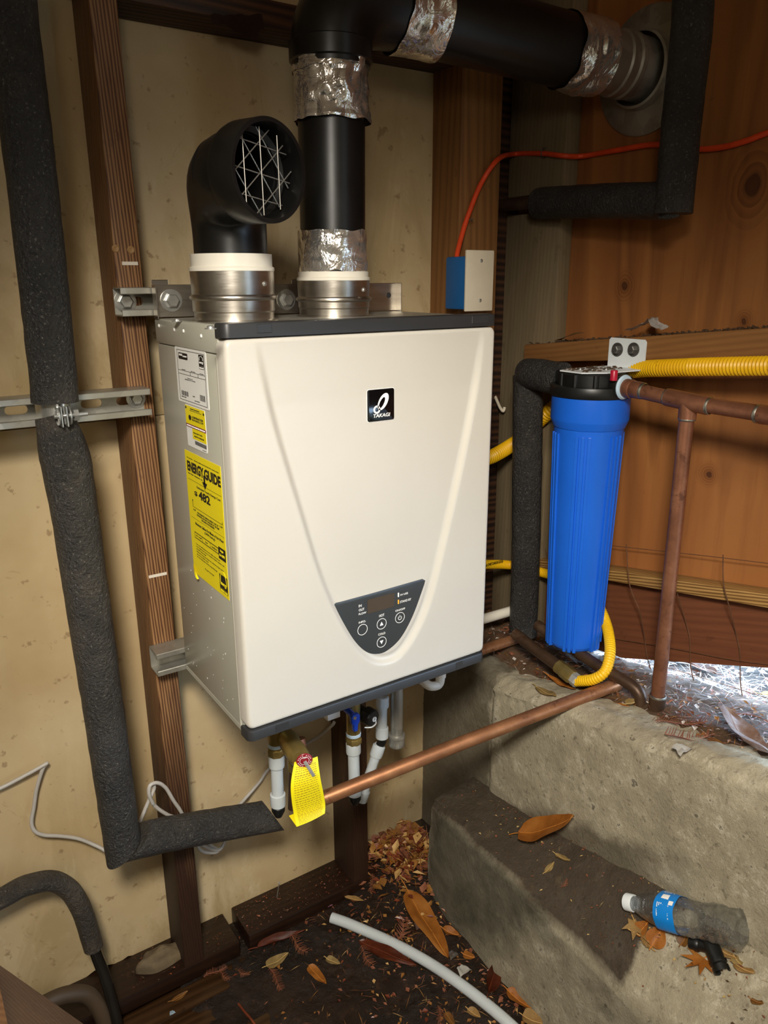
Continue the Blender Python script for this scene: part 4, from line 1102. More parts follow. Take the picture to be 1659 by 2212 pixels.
# ================================================================== copper lines
tee = thing('copper_line', 'soldered copper line leaving the filter, with a tee and a long drop pipe', 'copper pipe', (0.7120,-0.4406,-0.1170))
RX = .712
cA, cT, cB = V((0.7120,-0.3133,0.4606)), V((0.7120,-0.4384,0.4513)), V((0.7120,-0.6145,0.4494))
b = B(); b.tube([cA, lerp(cA, cT, .5), cT, lerp(cT, cB, .5), cB], .0122, 24); b.out('outlet_pipe', 'copper', tee)
def fitting(p, q, r, name='coupling', mat='copper'):
    d = (V(q)-V(p)); L = d.length
    b = B(); b.lathe([(r-.0022, -.0012), (r-.0004, 0), (r, .0012), (r, L-.0012), (r-.0004, L), (r-.0022, L+.0012)], p, d, 28); return b.out(name, mat, tee)
def solder(p, d, r=.0143):
    b = B(); b.lathe([(r-.0020, -.003), (r-.0002, -.0012), (r, .0005), (r-.0010, .003), (r-.0020, .0035)], p, d, 28); b.out('solder_ring', 'solder', tee)
ax_ = (cB-cA).normalized()
fitting(cA, cA+ax_*.014, .0162, 'adapter'); fitting(cA+ax_*.014, cA+ax_*.034, .0146, 'adapter')
solder(cA+ax_*.036, ax_)
fitting(V((0.7120,-0.3987,0.4548)), V((0.7120,-0.4751,0.4501)), .0146, 'tee_run')
solder(V((0.7120,-0.3978,0.4547)), ax_); solder(V((0.7120,-0.4759,0.4502)), ax_)
solder(V((0.7120,-0.5567,0.4488)), ax_); fitting(V((0.7120,-0.5604,0.4486)), V((0.7120,-0.6145,0.4494)), .0142, 'coupling')
drop_b = V((0.7120,-0.4419,-0.1116)); dt = V((0.7120,-0.4392,0.4245))
b = B(); b.tube([cT, dt], .0142, 24); b.out('tee_branch', 'copper', tee)
solder(dt, (0, 0, 1))
b = B(); b.tube([cT, lerp(cT, drop_b, .3), lerp(cT, drop_b, .7), drop_b], .0120, 24); b.out('drop_pipe', 'copper', tee)
el = drop_b
b = B(); b.tube(smooth([el+V((0, 0, .034)), el+V((0, 0, .012)), el+V((-.002, .006, -.006)), el+V((-.004, .022, -.014)), el+V((-.004, .036, -.014))], 5), .0144, 22); b.out('elbow', 'copper_dark', tee)
solder(el+V((0, 0, .034)), (0, 0, 1), .0150)
far = [el+V((-.004, .03, -.014)), V((0.7050,-0.4012,-0.0815)), V((0.7000,-0.3115,-0.0693)), V((0.7000,-0.2079,-0.0555)), V((0.7000,-0.1485,-0.0477))]
b = B(); b.tube(smooth(far, 6), .0110, 20); b.out('return_pipe', 'copper_dark', tee)

long = thing('copper_pipe', 'long bare copper pipe crossing below the heater and over the footing', 'copper pipe', (0.1561,-0.2100,-0.1974))
p0, p1_, p2_ = V((0.1452,-0.2050,-0.2033)), V((0.4042,-0.2700,-0.1524)), V((0.6775,-0.3350,-0.1078))
b = B(); b.tube([p0, lerp(p0, p1_, .5), p1_, lerp(p1_, p2_, .5), p2_, V((0.7252,-0.3440,-0.1020))], .0124, 24); b.out('pipe_run', 'copper_bright', long)
b = B(); b.tube(smooth([p0+V((.02, 0, 0)), p0, p0+V((-.012, 0, .004)), p0+V((-.020, .004, .016)), p0+V((-.020, .012, .05)), p0+V((-.020, .030, .11))], 5), .0113, 22); b.out('rising_end', 'copper', long)

# ================================================================== yellow gas hoses, steel gas pipe, white drains
def corrugated(pts, r, pitch, amp, name, mat, parent, seg=22):
    """Ribbed hose along a curve."""
    sp = smooth(pts, 24); d = [0.]
    for a, c in zip(sp, sp[1:]): d.append(d[-1] + (c-a).length)
    n = max(8, int(d[-1]/pitch*4)); tt = np.linspace(0, d[-1], n)
    xs = [np.interp(tt, d, [p[k] for p in sp]) for k in range(3)]
    P2 = [V((xs[0][k], xs[1][k], xs[2][k])) for k in range(n)]
    rs = [r + amp*math.cos(2*math.pi*t/pitch) for t in tt]
    b = B(); b.tube(P2, rs, seg); return b.out(name, mat, parent, 60)
gasA = corrugated([(0.7750,-0.5961,0.5214), (0.7750,-0.5260,0.5128), (0.7750,-0.4331,0.5034), (0.7820,-0.3308,0.4917), (0.8000,-0.2580,0.4808), (0.8120,-0.1623,0.4571), (0.8120,-0.0756,0.4003), (0.8030,-0.0383,0.3671), (0.8091,0.0450,0.2991), (0.7262,0.0350,0.2747), (0.6383,0.0300,0.2620), (.46,.028,.16), (.38,.024,.13)], .0145, .0062, .0011, 'gas_hose', 'yellow', None)
tag(gasA, 'thick yellow corrugated gas hose running along the ledger and down behind the heater', 'gas hose')
gasB = thing('gas_hose', 'thin yellow gas hose looping under the blue filter to a brass coupling', 'gas hose', (0.7000,-0.3469,-0.0859))
corrugated([(.40,.026,.03), (.48,.028,.025), (0.6454,0.0300,0.0442), (0.7058,0.0250,0.0317), (0.7817,0.0200,0.0148), (0.8000,-0.0541,0.0175), (0.7970,-0.1413,0.0260), (0.7900,-0.2122,0.0154), (0.7750,-0.2607,-0.0141), (0.7220,-0.3208,-0.0354), (0.6900,-0.3400,-0.0644), (0.6750,-0.3238,-0.0866), (0.6720,-0.2888,-0.1048)], .0100, .0050, .0007, 'hose', 'yellow', gasB)
# black printing on the hose
q = Print(V((0.6961,0.0140,0.0339))+V((0, -.0012, -.004)), (1, 0, 0), (0, 0, 1), (0, -1, 0)); q.text('GAS CONNECTOR INDOOR OUTDOOR', .0, .002, .052, .0085, .01); q.out('hose_print', 'black_print', gasB)
cb = V((0.6720,-0.2888,-0.1048)); cd_ = (V((0.6720,-0.2317,-0.0929))-cb).normalized()
b = B(); b.lathe([(.0118, -.004), (.0135, 0), (.0135, .010), (.0120, .012), (0, .012)], cb, cd_, 6); b.out('hose_nut', 'steel', gasB, 20)
gasP = thing('gas_pipe', 'old steel gas pipe with a brass coupling lying along the footing', 'gas pipe', (0.6700,-0.1682,-0.0841))
b = B(); b.lathe([(.0100, .010), (.0135, .011), (.0150, .014), (.0150, .036), (.0138, .038), (.0138, .052), (.011, .053)], cb, cd_, 8); b.out('brass_coupling', 'brass', gasP, 30)
b = B(); b.tube([cb+cd_*.045, V((0.6720,-0.1661,-0.0835)), V((0.6720,-0.1133,-0.0731))], .0118, 20); b.out('pipe_run', 'copper_dark', gasP)
drain = thing('drain_pipe', 'white plastic drain pipe passing behind the foam pipe by the footing', 'drain pipe', (0.7619,0.0000,-0.0868))
b = B(); b.tube(smooth([(0.5636,-0.0120,-0.0773), (0.6744,-0.0120,-0.0791), (0.7646,-0.0120,-0.0808), (0.8301,-0.0120,-0.0809), (0.8495,-0.0120,-0.0810)], 6), .0112, 20); b.out('pipe_run', 'pvc', drain)
b = B(); b.lathe([(.0130, -.024), (.0140, -.022), (.0140, .004), (.010, .006), (0, .006)], (0.8465,-0.0120,-0.0815), V((0.8465,-0.0120,-0.0815))-V((0.7646,-0.0120,-0.0808)), 22); b.out('socket', 'pvc', drain)

# ================================================================== fittings under the heater
cond = thing('condensate_elbow', 'white plastic condensate elbow under the right end of the heater', 'drain elbow', (0.4565,-0.1200,-0.1238))
b = B(); b.tube(smooth([(0.4670,-0.1200,-0.0763), (0.4689,-0.1200,-0.1124), (0.4645,-0.1200,-0.1243), (0.4530,-0.1200,-0.1247), (0.4431,-0.1150,-0.1218), (0.4395,-0.1000,-0.1174)], 6), .0092, 22); b.out('elbow_bend', 'pvc', cond)
b = B(); b.lathe([(.0112, 0), (.0114, .002), (.0114, .022), (.0095, .024)], (0.4688,-0.1200,-0.1093), (0, 0, 1), 24); b.out('socket', 'pvc', cond)

def pex(root_name, label, pts, r, rings, group=None, cap=None):
    root = thing(root_name, label, 'pipe', pts[-1], group)
    b = B(); b.tube([V(p) for p in pts], r, 24); b.out('tube', 'pex', root)
    d = (V(pts[-1])-V(pts[0])).normalized()
    for t in rings:
        c_ = lerp(pts[0], pts[-1], t)
        b = B(); b.lathe([(r, -.012), (r+.0028, -.011), (r+.0032, -.008), (r+.0032, .008), (r+.0028, .011), (r, .012)], c_, d, 26); b.out('expansion_ring', 'pex', root)
    if cap is not None:
        c_ = lerp(pts[0], pts[-1], 1.); b = B(); b.lathe([(r*.7, -.004), (r+.0012, 0), (r+.0012, .008), (r*.6, .020), (0, .020)], c_, d, 22); b.out('end_fitting', 'blackcap', root)
    return root
YV = -.135
pex('pex_pipe', 'white plastic water pipe stub dropping into the end of the insulated pipe', [(0.1022,-0.1350,-0.1391), (0.1007,-0.1350,-0.2416)], .0105, (.10, .86), cap=1)
pex('pex_pipe', 'white plastic water pipe stub below the blue handled valve', [(0.2777,-0.1000,-0.1970), (0.2787,-0.1000,-0.3159)], .0110, (.10, .88), cap=1)
pex('pex_pipe', 'short white plastic pipe beside the galvanized drip leg', [(0.3613,-0.0750,-0.1398), (0.3597,-0.0750,-0.2295)], .0098, (.12, .88))
pex('pex_pipe', 'white plastic pipe slanting down behind the copper pipe', [(0.3574,-0.0700,-0.2482), (0.3192,-0.0600,-0.3646)], .0098, (.12, .95))
b = B(); b.tube(smooth([(0.3597,-0.0750,-0.2273), (0.3607,-0.0750,-0.2383), (0.3573,-0.0700,-0.2504)], 4), .0085, 16)
o = b.out('pipe_joint', 'blackcap'); tag(o, 'black plastic elbow joining the two white pipes by the drip leg', 'pipe elbow')
# hot side: brass union, valve body and relief valve with its tag
hv = thing('hot_water_valve', 'brass union and valve body on the left under the heater', 'valve', (0.1023,-0.1350,-0.1373))
vz = V((0.1023,-0.1350,-0.1373))
b = B(); b.tube([(vz.x, vz.y, -.002), (vz.x, vz.y, vz.z+.012)], .0128, 24); b.out('valve_body', 'brass', hv)
b = B(); b.lathe([(.0120, 0), (.0150, .001), (.0155, .003), (.0155, .012), (.0145, .014), (.012, .014)], vz, (0, 0, 1), 8); b.out('union_nut', 'brass', hv, 25)
b = B(); b.lathe([(.0130, 0), (.0138, .001), (.0138, .006), (.013, .007)], vz+V((0, 0, .017)), (0, 0, 1), 24); b.out('seal_band', 'tape', hv)
b = B(); b.tube([(vz.x-.014, vz.y+.005, -.006), (vz.x-.017, vz.y+.005, -.028)], [.006, .005], 12); b.out('drain_cap', 'blackcap', hv)
relief = thing('relief_valve', 'brass relief valve with red medallion, test lever and yellow instruction tag', 'relief valve', (0.1092,-0.2100,-0.1506))
ra, rb_ = V((0.1173,-0.1450,-0.1029)), V((0.1085,-0.2150,-0.1034))
rd = (rb_-ra).normalized()
b = B(); b.lathe([(.010, -.02), (.0135, -.012), (.0150, -.008), (.0150, -.002), (.0130, 0), (.0165, .003), (.0175, .010), (.0175, (rb_-ra).length-.006), (.0150, (rb_-ra).length), (0, (rb_-ra).length)], ra, rd, 28); b.out('valve_body', 'brass', relief, 30)
b = B(); b.lathe([(.013, 0), (.0136, .001), (.0136, .006), (.013, .007)], ra-rd*.014, rd, 22); b.out('seal_band', 'tape', relief)
so = V((0.1124,-0.1850,-0.1220)); sb = V((0.1059,-0.1850,-0.2147))
b = B(); b.lathe([(.0125, 0), (.0130, .002), (.0130, .022), (.0115, .024)], (so.x, so.y, so.z-.02), (0, 0, 1), 8); b.out('outlet_boss', 'brass', relief, 25)
b = B(); b.tube([so, sb], .0098, 20); b.out('outlet_pipe', 'copper_dark', relief)
md = V((-.30, -.93, -.12)).normalized(); mc = V((0.1057,-0.2320,-0.0935))
b = B(); b.lathe([(0, 0), (.0128, 0), (.0132, .0006), (.0132, .0018), (.0126, .0024), (0, .0026)], mc, md, 36); med = b.out('medallion', 'redtag', relief)
mu = md.cross(V((0, 0, 1))).normalized()*-1
if mu.x < 0: mu = -mu
mv = V((0, 0, 1)) - md*md.z; mv.normalize()
q = Print(mc+md*.0027, mu, mv, md)
for k in range(20):
    a = 2*math.pi*k/20
    if k % 5: q.ring(.0105*math.cos(a), .0105*math.sin(a), .0009, .0004, 6)
q.ring(0, 0, .0078, .0072, 30); q.text('TEST', -.004, .0045, .004, .0065, h=.0002); q.out('medallion_print', 'white_print', med)
b = B(); l0 = mc+md*.0035; l1 = V((0.1179,-0.2400,-0.1239))
dl = (l1-l0); sd_ = dl.cross(md).normalized()*.0027
b.hexa([l0-sd_, l0+sd_, l1+sd_, l1-sd_, l0-sd_+md*.0012, l0+sd_+md*.0012, l1+sd_+md*.0012, l1-sd_+md*.0012], .0004); b.out('test_lever', 'steel', relief)
# the tag: a strip of yellow card, curling forward at its foot
TL = [(0.0912,-0.2260,-0.0956), (0.1333,-0.2260,-0.1015)]; TM = [(0.0779,-0.2360,-0.1307), (0.1317,-0.2360,-0.1354)]; TB = [(0.0827,-0.2320,-0.1842), (0.1411,-0.2320,-0.1881)]; TE = [(0.0844,-0.2380,-0.2078), (0.1371,-0.2380,-0.2053)]
rows = [smooth([a[0] for a in (TL, TM, TB, TE)], 8), smooth([a[1] for a in (TL, TM, TB, TE)], 8)]
n_ = len(rows[0]); b = B(); b.grid(7, n_, lambda u, v: lerp(rows[0][min(n_-1, int(round(v*(n_-1))))], rows[1][min(n_-1, int(round(v*(n_-1))))], u) + V((0, -.0035*math.sin(u*math.pi)*.6, 0)))
tagc = b.out('instruction_tag', 'label_yellow', relief)
tp, tq, tr_ = V((0.0844,-0.2380,-0.2078)), V((0.1371,-0.2380,-0.2053)), V((0.0837,-0.2120,-0.2031))
b = B(); b.raw([tp, lerp(tp, tq, .35), V((0.1051,-0.2140,-0.2021)), tr_], [(0, 1, 2, 3)]); b.out('folded_corner', 'label_yellow', tagc)
vs = []; fs = []; r_ = random.Random(8)
for k in range(30):
    v0 = .10 + .86*k/30; head = k in (0, 4, 22)
    u = .10
    while u < .88:
        L = min(.90-u, .035+.07*r_.random())
        def at(uu, vv):
            f_ = vv*(n_-1); i = min(n_-2, int(f_)); t = f_-i
            return lerp(lerp(rows[0][i], rows[0][i+1], t), lerp(rows[1][i], rows[1][i+1], t), uu) + V((0, -.0035*math.sin(uu*math.pi)*.6-.0004, 0))
        kk = len(vs); hgt_ = .0100 if not head else .014
        vs += [at(u, v0), at(u+L, v0), at(u+L, v0+hgt_), at(u, v0+hgt_)]; fs.append((kk, kk+1, kk+2, kk+3)); u += L+.022
me = bpy.data.meshes.new('tag_print'); me.from_pydata([tuple(v) for v in vs], [], fs); link('tag_print', me, 'brown_print', tagc, None)
# cold side: service valve with blue handle and black cap
sv = thing('service_valve', 'brass service valve with a blue handle and a black cap under the heater', 'valve', (0.2787,-0.1000,-0.1974))
vz = V((0.2787,-0.1000,-0.1994))
b = B(); b.tube([(vz.x, vz.y, -.002), (vz.x, vz.y, vz.z+.012)], .0135, 24); b.out('valve_body', 'brass', sv)
b = B(); b.lathe([(.0120, 0), (.0150, .001), (.0155, .003), (.0155, .011), (.0145, .013), (.012, .013)], vz, (0, 0, 1), 8); b.out('union_nut', 'brass', sv, 25)
b = B(); b.lathe([(.0135, 0), (.0143, .001), (.0143, .006), (.0135, .007)], vz+V((0, 0, .017)), (0, 0, 1), 24); b.out('seal_band', 'tape', sv)
ht, hb_ = V((0.2629,-0.1280,-0.1151)), V((0.2623,-0.1280,-0.1496))
b = B(); b.prism([V((ht.x+u, ht.y, ht.z+(hb_.z-ht.z)*v)) for u, v in ((-.009, .1), (-.006, 0), (.006, 0), (.009, .1), (.0085, .5), (.005, .6), (.0035, 1.), (-.0035, 1.), (-.005, .6), (-.0085, .5))], (0, -.008, 0), .0015)
b.tube([(ht.x, ht.y, ht.z-.006), (ht.x, vz.y, ht.z-.006)], .006, 14); b.out('handle', 'bluehandle', sv, 30)
b = B(); b.lathe([(.0035, 0), (.0035, .002), (0, .0024)], (ht.x-.003, ht.y-.008, ht.z-.005), (0, -1, 0), 6); b.out('handle_screw', 'bolt', sv)
kc = V((0.3043,-0.1180,-0.1423)); kd = V((.25, -.96, -.08)).normalized()
b = B(); b.lathe([(.012, -.03), (.012, -.012), (.0165, -.010), (.0165, .006), (.0150, .009), (.006, .010), (0, .010)], kc, kd, 14); cap_ = b.out('hose_cap', 'blackcap', sv, 20)
b = B(); b.tube([kc-kd*.02, V((vz.x+.005, vz.y, kc.z))], .0095, 16); b.out('side_port', 'brass', sv)
b = B(); b.lathe([(.0024, .0), (.0050, .0), (.0050, .002), (.0024, .002)], kc+kd*.0105, kd, 18)
b.tube(smooth([kc+kd*.0112+V((.003, 0, -.004)), kc+kd*.010+V((.004, 0, -.012)), kc+kd*.006+V((-.002, 0, -.019)), kc+kd*.0+V((-.012, 0, -.019))], 5), .0014, 8); b.out('cap_strap', 'cap_white', sv)
# galvanized drip leg
dl_ = thing('gas_drip_leg', 'galvanized gas drip leg with a round cap below the heater', 'pipe', (0.3864,-0.0850,-0.2509))
da, db = V((0.3886,-0.0850,-0.1286)), V((0.3864,-0.0850,-0.2265))
b = B(); b.tube([(da.x, da.y, .0), (da.x, da.y, db.z)], .0125, 24); b.out('pipe_run', 'zinc', dl_)
b = B(); b.lathe([(.0125, .0), (.0165, -.001), (.0172, -.004), (.0172, -.007), (.0158, -.009), (.0158, -.018), (.0166, -.020), (.0160, -.026), (.011, -.031), (0, -.032)], (da.x, da.y, db.z), (0, 0, 1), 28); b.out('end_cap', 'zinc', dl_, 30)
# white backing plate glimpsed behind
wl = V((0.2840,0.0100,-0.2110)); b = B(); b.box(wl.x, wl.x+.030, .008, .040, wl.z, wl.z+.075, .002, 2)
tag(b.out('outlet_box', 'white_print'), 'small white box on the stud half hidden behind the heater', 'outlet box')

# ================================================================== water filter
FX, FY = .716, -.234
filt = thing('water_filter', 'tall blue water filter housing with black head on a white wall bracket', 'water filter', (FX, FY, -.045))
ZT, ZR, ZB = .442, .430, -.058        # top of the sump's ring, underside of the head's lip, foot of the sump
b = B()
n = 72; prof = [(.0690, ZT), (.0702, ZT-.003), (.0704, ZT-.044), (.0700, ZT-.046), (.0648, ZT-.059), (.0632, ZT-.060), (.0622, ZT-.075)]
m_ = 26
for k in range(m_+1):
    t = k/m_; prof.append((.0620-.0105*t, ZT-.078 - (ZT-.078-ZB-.012)*t))
prof += [(.0490, ZB+.006), (.0440, ZB+.001), (.030, ZB), (0, ZB)]
b.lathe([(r, z-ZB) for r, z in prof], (FX, FY, ZB), (0, 0, 1), n)
# flat-faced ribs in groups of three down the sump
for grp in range(6):
    for of in (-10, 0, 10):
        a = math.radians(grp*60 + 34 + of); d = V((math.cos(a), math.sin(a), 0)); tdir = V((-d.y, d.x, 0))
        r0, r1 = .0635, .0530; w = .0030
        z0, z1 = ZT-.070, ZB+.004
        def q_(r, s, z): return V((FX, FY, z)) + d*r + tdir*s*w
        b.hexa([q_(r1-.006, -1, z1), q_(r1-.006, 1, z1), q_(r1+.0022, 1, z1), q_(r1+.0022, -1, z1), q_(r0-.006, -1, z0), q_(r0-.006, 1, z0), q_(r0+.0022, 1, z0), q_(r0+.0022, -1, z0)], .0006)
b.out('sump', 'blue', filt, 16)
b = B(); b.lathe([(.050, ZT-.002), (.0725, ZT-.002), (.0735, ZT), (.0735, ZT+.014), (.0722, ZT+.017), (.0660, ZT+.018), (.0655, ZT+.012), (.0600, ZT+.012)], (FX, FY, 0), (0, 0, 1), 72); b.out('head_lip', 'blackcap', filt, 30)
b = B(); b.lathe([(.0600, ZT+.008), (.0600, ZT+.037), (.0580, ZT+.040), (0, ZT+.040)], (FX, FY, 0), (0, 0, 1), 14)
for k in range(10):
    a = 2*math.pi*k/10+.2; b.tube([(FX+.057*math.cos(a), FY+.057*math.sin(a), ZT+.012), (FX+.057*math.cos(a), FY+.057*math.sin(a), ZT+.038)], .0055, 10)
for s in (1, -1):
    b.box(FX-.022, FX+.022, FY+s*.045, FY+s*.074, ZT+.004, ZT+.037, .004, 2)
b.out('filter_head', 'blackcap', filt, 30)
port = V((0.7120,-0.3063,0.4615))
b = B(); b.lathe([(.012, 0), (.0205, 0), (.0215, .002), (.0195, .005), (.012, .006)], (port.x, FY-.074, port.z), (0, -1, 0), 28); b.out('thread_seal', 'tape', filt)
# white bracket: shelf over the head, folded up against the ledger
bz = ZT+.0412
br0, br1 = (0.7885,-0.2069,0.5300), (0.7885,-0.2899,0.4877)
ya, yb_ = br0[1], br1[1]
b = B()
b.prism([V((.787, ya+.0, bz)), V((.787, yb_, bz)), V((FX-.020, yb_+.006, bz)), V((FX-.058, yb_+.030, bz)), V((FX-.058, ya-.002, bz)), V((FX-.030, ya+.006, bz))], (0, 0, .0022))
b.prism([V((.7885, y, z)) for y, z in ((ya, bz), (yb_, bz), (yb_, bz+.050), (yb_+.004, bz+.054), (ya-.004, bz+.054), (ya, bz+.050))], (-.0022, 0, 0))
brc = b.out('wall_bracket', 'cap_white', filt, 20)
for p in ((0.7860,-0.2277,0.5162), (0.7860,-0.2641,0.5187)):
    hexbolt((.7863, p[1], p[2]), (-1, 0, 0), brc, .0075, .0125, 'darkbolt', 'darkbolt')
for dy, dx_ in ((.010, -.022), (-.016, -.020), (.012, .018), (-.020, .012)):
    b = B(); b.lathe([(.0055, 0), (.0055, .001), (.0040, .0035), (0, .004)], (FX+dx_, FY+dy, bz+.0022), (0, 0, 1), 10); b.out('bracket_screw', 'darkbolt', brc)
rb2 = V((0.6900,-0.3036,0.4913))
b = B(); b.lathe([(.0062, -.010), (.0062, .006), (.0052, .0075), (0, .008)], (rb2.x, rb2.y, bz+.001), (0, 0, 1), 18); b.out('release_button', 'red', filt)
r_ = random.Random(3)
b = B()
for k in range(60):
    x = FX-.05+.11*r_.random(); y = FY-.032+.064*r_.random(); s = .0012+.0022*r_.random()
    b.box(x-s, x+s, y-s*.7, y+s*.7, bz+.0022, bz+.0022+s*.7, s*.2)
o = b.out('dirt_crumbs', 'drydirt', filt); o['kind'] = 'stuff'

# ================================================================== junction box, cables
jb = thing('junction_box', 'blue electrical box with an ivory cover plate on the corner stud', 'junction box', (.615, .01, .585))
b = B(); b.box(.590, .652, -.022, SY-.0005, .586, .683, .004, 2); b.out('box_body', 'bluebox', jb)
b = B(); b.box(.586, .6545, -.0275, -.0222, .583, .694, .002, 2); cp = b.out('cover_plate', 'ivory', jb)
for z in (.675, .603):
    b = B(); b.lathe([(.0032, 0), (.0032, .0008), (.002, .0016), (0, .0018)], (.622, -.0275, z), (0, -1, 0), 14); b.out('cover_screw', 'bolt', cp)
cable = thing('orange_cable', 'orange electrical cable curving from the blue box along the plywood', 'cable', (0.6024,0.0200,0.6903))
b = B(); b.tube(smooth([(.596, .012, .676), (0.6024,0.0200,0.6903), (0.6231,0.0300,0.7297), (0.6415,0.0330,0.7680), (0.6686,0.0330,0.8190), (0.7051,0.0300,0.8622), (0.8120,0.1008,0.8887), (0.8140,0.0161,0.8795), (0.8160,-0.0383,0.8689), (0.8520,-0.0525,0.8699), (0.8530,-0.1305,0.8702), (0.8530,-0.2231,0.8684), (0.8530,-0.2997,0.8513), (0.8530,-0.3521,0.8475), (0.8530,-0.3924,0.8512), (0.8530,-0.4316,0.8584), (0.8530,-0.5012,0.8636)], 8), .0048, 14); b.out('jacket', 'orange', cable)
for p, ax in (((0.6412,0.0360,0.7507), 'y'), ((0.8160,0.0157,0.8813), 'x')):
    b = B()
    if ax == 'y': b.tube(smooth([V(p)+V((-.009, .006, 0)), V(p)+V((-.006, -.007, 0)), V(p)+V((.006, -.007, .001)), V(p)+V((.009, .006, .001))], 5), .0009, 8)
    else: b.tube(smooth([V(p)+V((.004, .002, -.009)), V(p)+V((-.008, .001, -.006)), V(p)+V((-.008, 0, .006)), V(p)+V((.004, 0, .009))], 5), .0009, 8)
    b.out('staple', 'darkbolt', cable)
gcab = B().tube(smooth([(-0.3435,0.1150,-0.1924), (-0.3005,0.1150,-0.1902), (-0.2552,0.1120,-0.1781), (-0.2274,0.1100,-0.1692), (-0.2240,0.1120,-0.1698), (-0.2309,0.1140,-0.1796), (-0.2450,0.1160,-0.2159), (-0.2539,0.1160,-0.2505), (-0.2611,0.1150,-0.2758), (-0.2587,0.1120,-0.2945), (-0.2453,0.1100,-0.3082), (-0.2194,0.1100,-0.3223), (-0.1897,0.1080,-0.3408), (-0.1613,0.1000,-0.3651), (-0.1363,0.0800,-0.3817), (-0.1158,0.0300,-0.3449), (-0.0991,0.0160,-0.2833), (-0.0807,0.0120,-0.2429), (-0.0697,0.0120,-0.2225), (-0.0743,0.0100,-0.2107), (-0.0799,0.0100,-0.2266), (-0.0731,0.0140,-0.2572), (-0.0493,0.0180,-0.2920), (-0.0179,0.0200,-0.3226), (0.0047,0.0200,-0.3797), (0.0356,0.0300,-0.4185), (0.0521,0.0340,-0.4249), (0.0618,0.0340,-0.4109), (0.0661,0.0300,-0.3939)], 8), .0034, 12).out('grey_cable', 'grey_cable')
tag(gcab, 'grey cable drooping down the wall left of the insulated pipe, its slack looped behind it', 'cable')
b = B(); b.tube(smooth([(-0.0760,0.0080,-0.2502), (-0.0817,0.0040,-0.2260), (-0.0785,0.0040,-0.2091), (-0.0647,0.0060,-0.2103), (-0.0500,0.0100,-0.2294), (-0.0384,0.0120,-0.2611), (-0.0246,0.0150,-0.2960), (-0.0075,0.0180,-0.3517), (0.0053,0.0200,-0.3959), (0.0288,0.0300,-0.4217), (0.0443,0.0340,-0.4277), (0.0313,0.0340,-0.4085), (0.0233,0.0340,-0.3896), (0.0534,0.0500,-0.3907), (0.1297,0.1000,-0.3907), (0.1743,0.1150,-0.3733), (0.2006,0.1180,-0.3514), (0.2655,0.1180,-0.3307), (0.3135,0.1000,-0.3042), (0.3046,0.0300,-0.2394), (0.3057,0.0200,-0.2260)], 8), .0034, 12)
tag(b.out('grey_cable', 'grey_cable'), 'grey cable looping over the stud and rising to the small white box', 'cable')

hk = B(); hk.tube(smooth([(0.8180,0.1463,0.3949), (0.8100,0.1239,0.3802), (0.8060,0.1061,0.3638), (0.8080,0.0971,0.3564), (0.8120,0.0974,0.3644)], 6), .0035, 12)
tag(hk.out('hook', 'ivory'), 'small pale hook on the grey post just right of the heater', 'hook')

# ================================================================== lower left: old insulated hose, plank
hose = thing('drain_hose', 'muddy foam covered hose arching by the wall, its wet black pipe running to the floor', 'hose', (-0.1924,-0.0300,-0.6460))
sleeve([(-0.3960,0.0550,-0.3662), (-0.3323,0.0550,-0.3597), (-0.2944,0.0550,-0.3534), (-0.2522,0.0550,-0.3634), (-0.2264,0.0550,-0.3938), (-0.2119,0.0520,-0.4348), (-0.2040,0.0500,-0.4896), (-0.1996,0.0480,-0.5341)], .0175, 'foam_sleeve', 'foam_brown', hose, jit=.0006)
b = B(); b.tube(smooth([(-0.2014,0.0480,-0.5212), (-0.1951,0.0450,-0.5622), (-0.1877,0.0350,-0.6103), (-0.1837,0.0200,-0.6712), (-0.1832,0.0000,-0.7368), (-0.1831,-0.0120,-0.7704)], 6), .0105, 20); b.out('wet_pipe', 'rubber', hose)
old = B().tube(smooth([(-0.3540,0.0200,-0.5896), (-0.2996,0.0300,-0.5903), (-0.2603,0.0340,-0.5961), (-0.2261,0.0340,-0.6159), (-0.2100,0.0300,-0.6490), (-0.2018,0.0220,-0.6950), (-0.2021,0.0100,-0.7802)], 8), .0150, 20).out('old_hose', 'hose_brown')
tag(old, 'muddy brown hose bending to the floor behind the plank in the corner', 'hose')
# plank end poking in close to the lens
b = B(); b.prism([V((-0.3688,-0.3983,-0.0653)), V((-0.2653,-0.3981,-0.2546)), V((-0.3687,-0.6531,-0.0047)), V((-0.3672,-0.4825,-0.0172))], (-.040, .016, .0), .001)
tag(b.out('wooden_plank', 'plank'), 'wooden plank poking into the lower left corner, close by', 'plank')

# ================================================================== on the floor
tube_pts = smooth([(0.2740,-0.0013,-0.6880), (0.3012,-0.0416,-0.6900), (0.3491,-0.1303,-0.6920), (0.3817,-0.2155,-0.6900), (0.4021,-0.2937,-0.6880), (0.4178,-0.3708,-0.6880), (0.4262,-0.4311,-0.6900), (0.4324,-0.5121,-0.6920)], 8)
b = B()
sp = [V(p) for p in tube_pts]
b.tube(sp, .0110, 22, cap=False)
d0 = (sp[0]-sp[1]).normalized()
b.lathe([(.0110, 0), (.0085, .0), (.0083, -.03), (0, -.03)], sp[0], d0, 22)
tag(b.out('plastic_tube', 'pex', None, 40), 'length of white plastic tube lying across the leaf litter', 'tube')
nb = V((0.1941,0.1018,-0.6740)); b = B(); b.tube([nb, V((0.1872,0.0700,-0.6061))], .0011, 8); b.lathe([(.0028, 0), (.0028, .001), (0, .0012)], (0.1872,0.0700,-0.6061), (.1, 0, 1), 10)
tag(b.out('nail', 'steel'), 'bright nail standing up in the wet sill', 'nail')
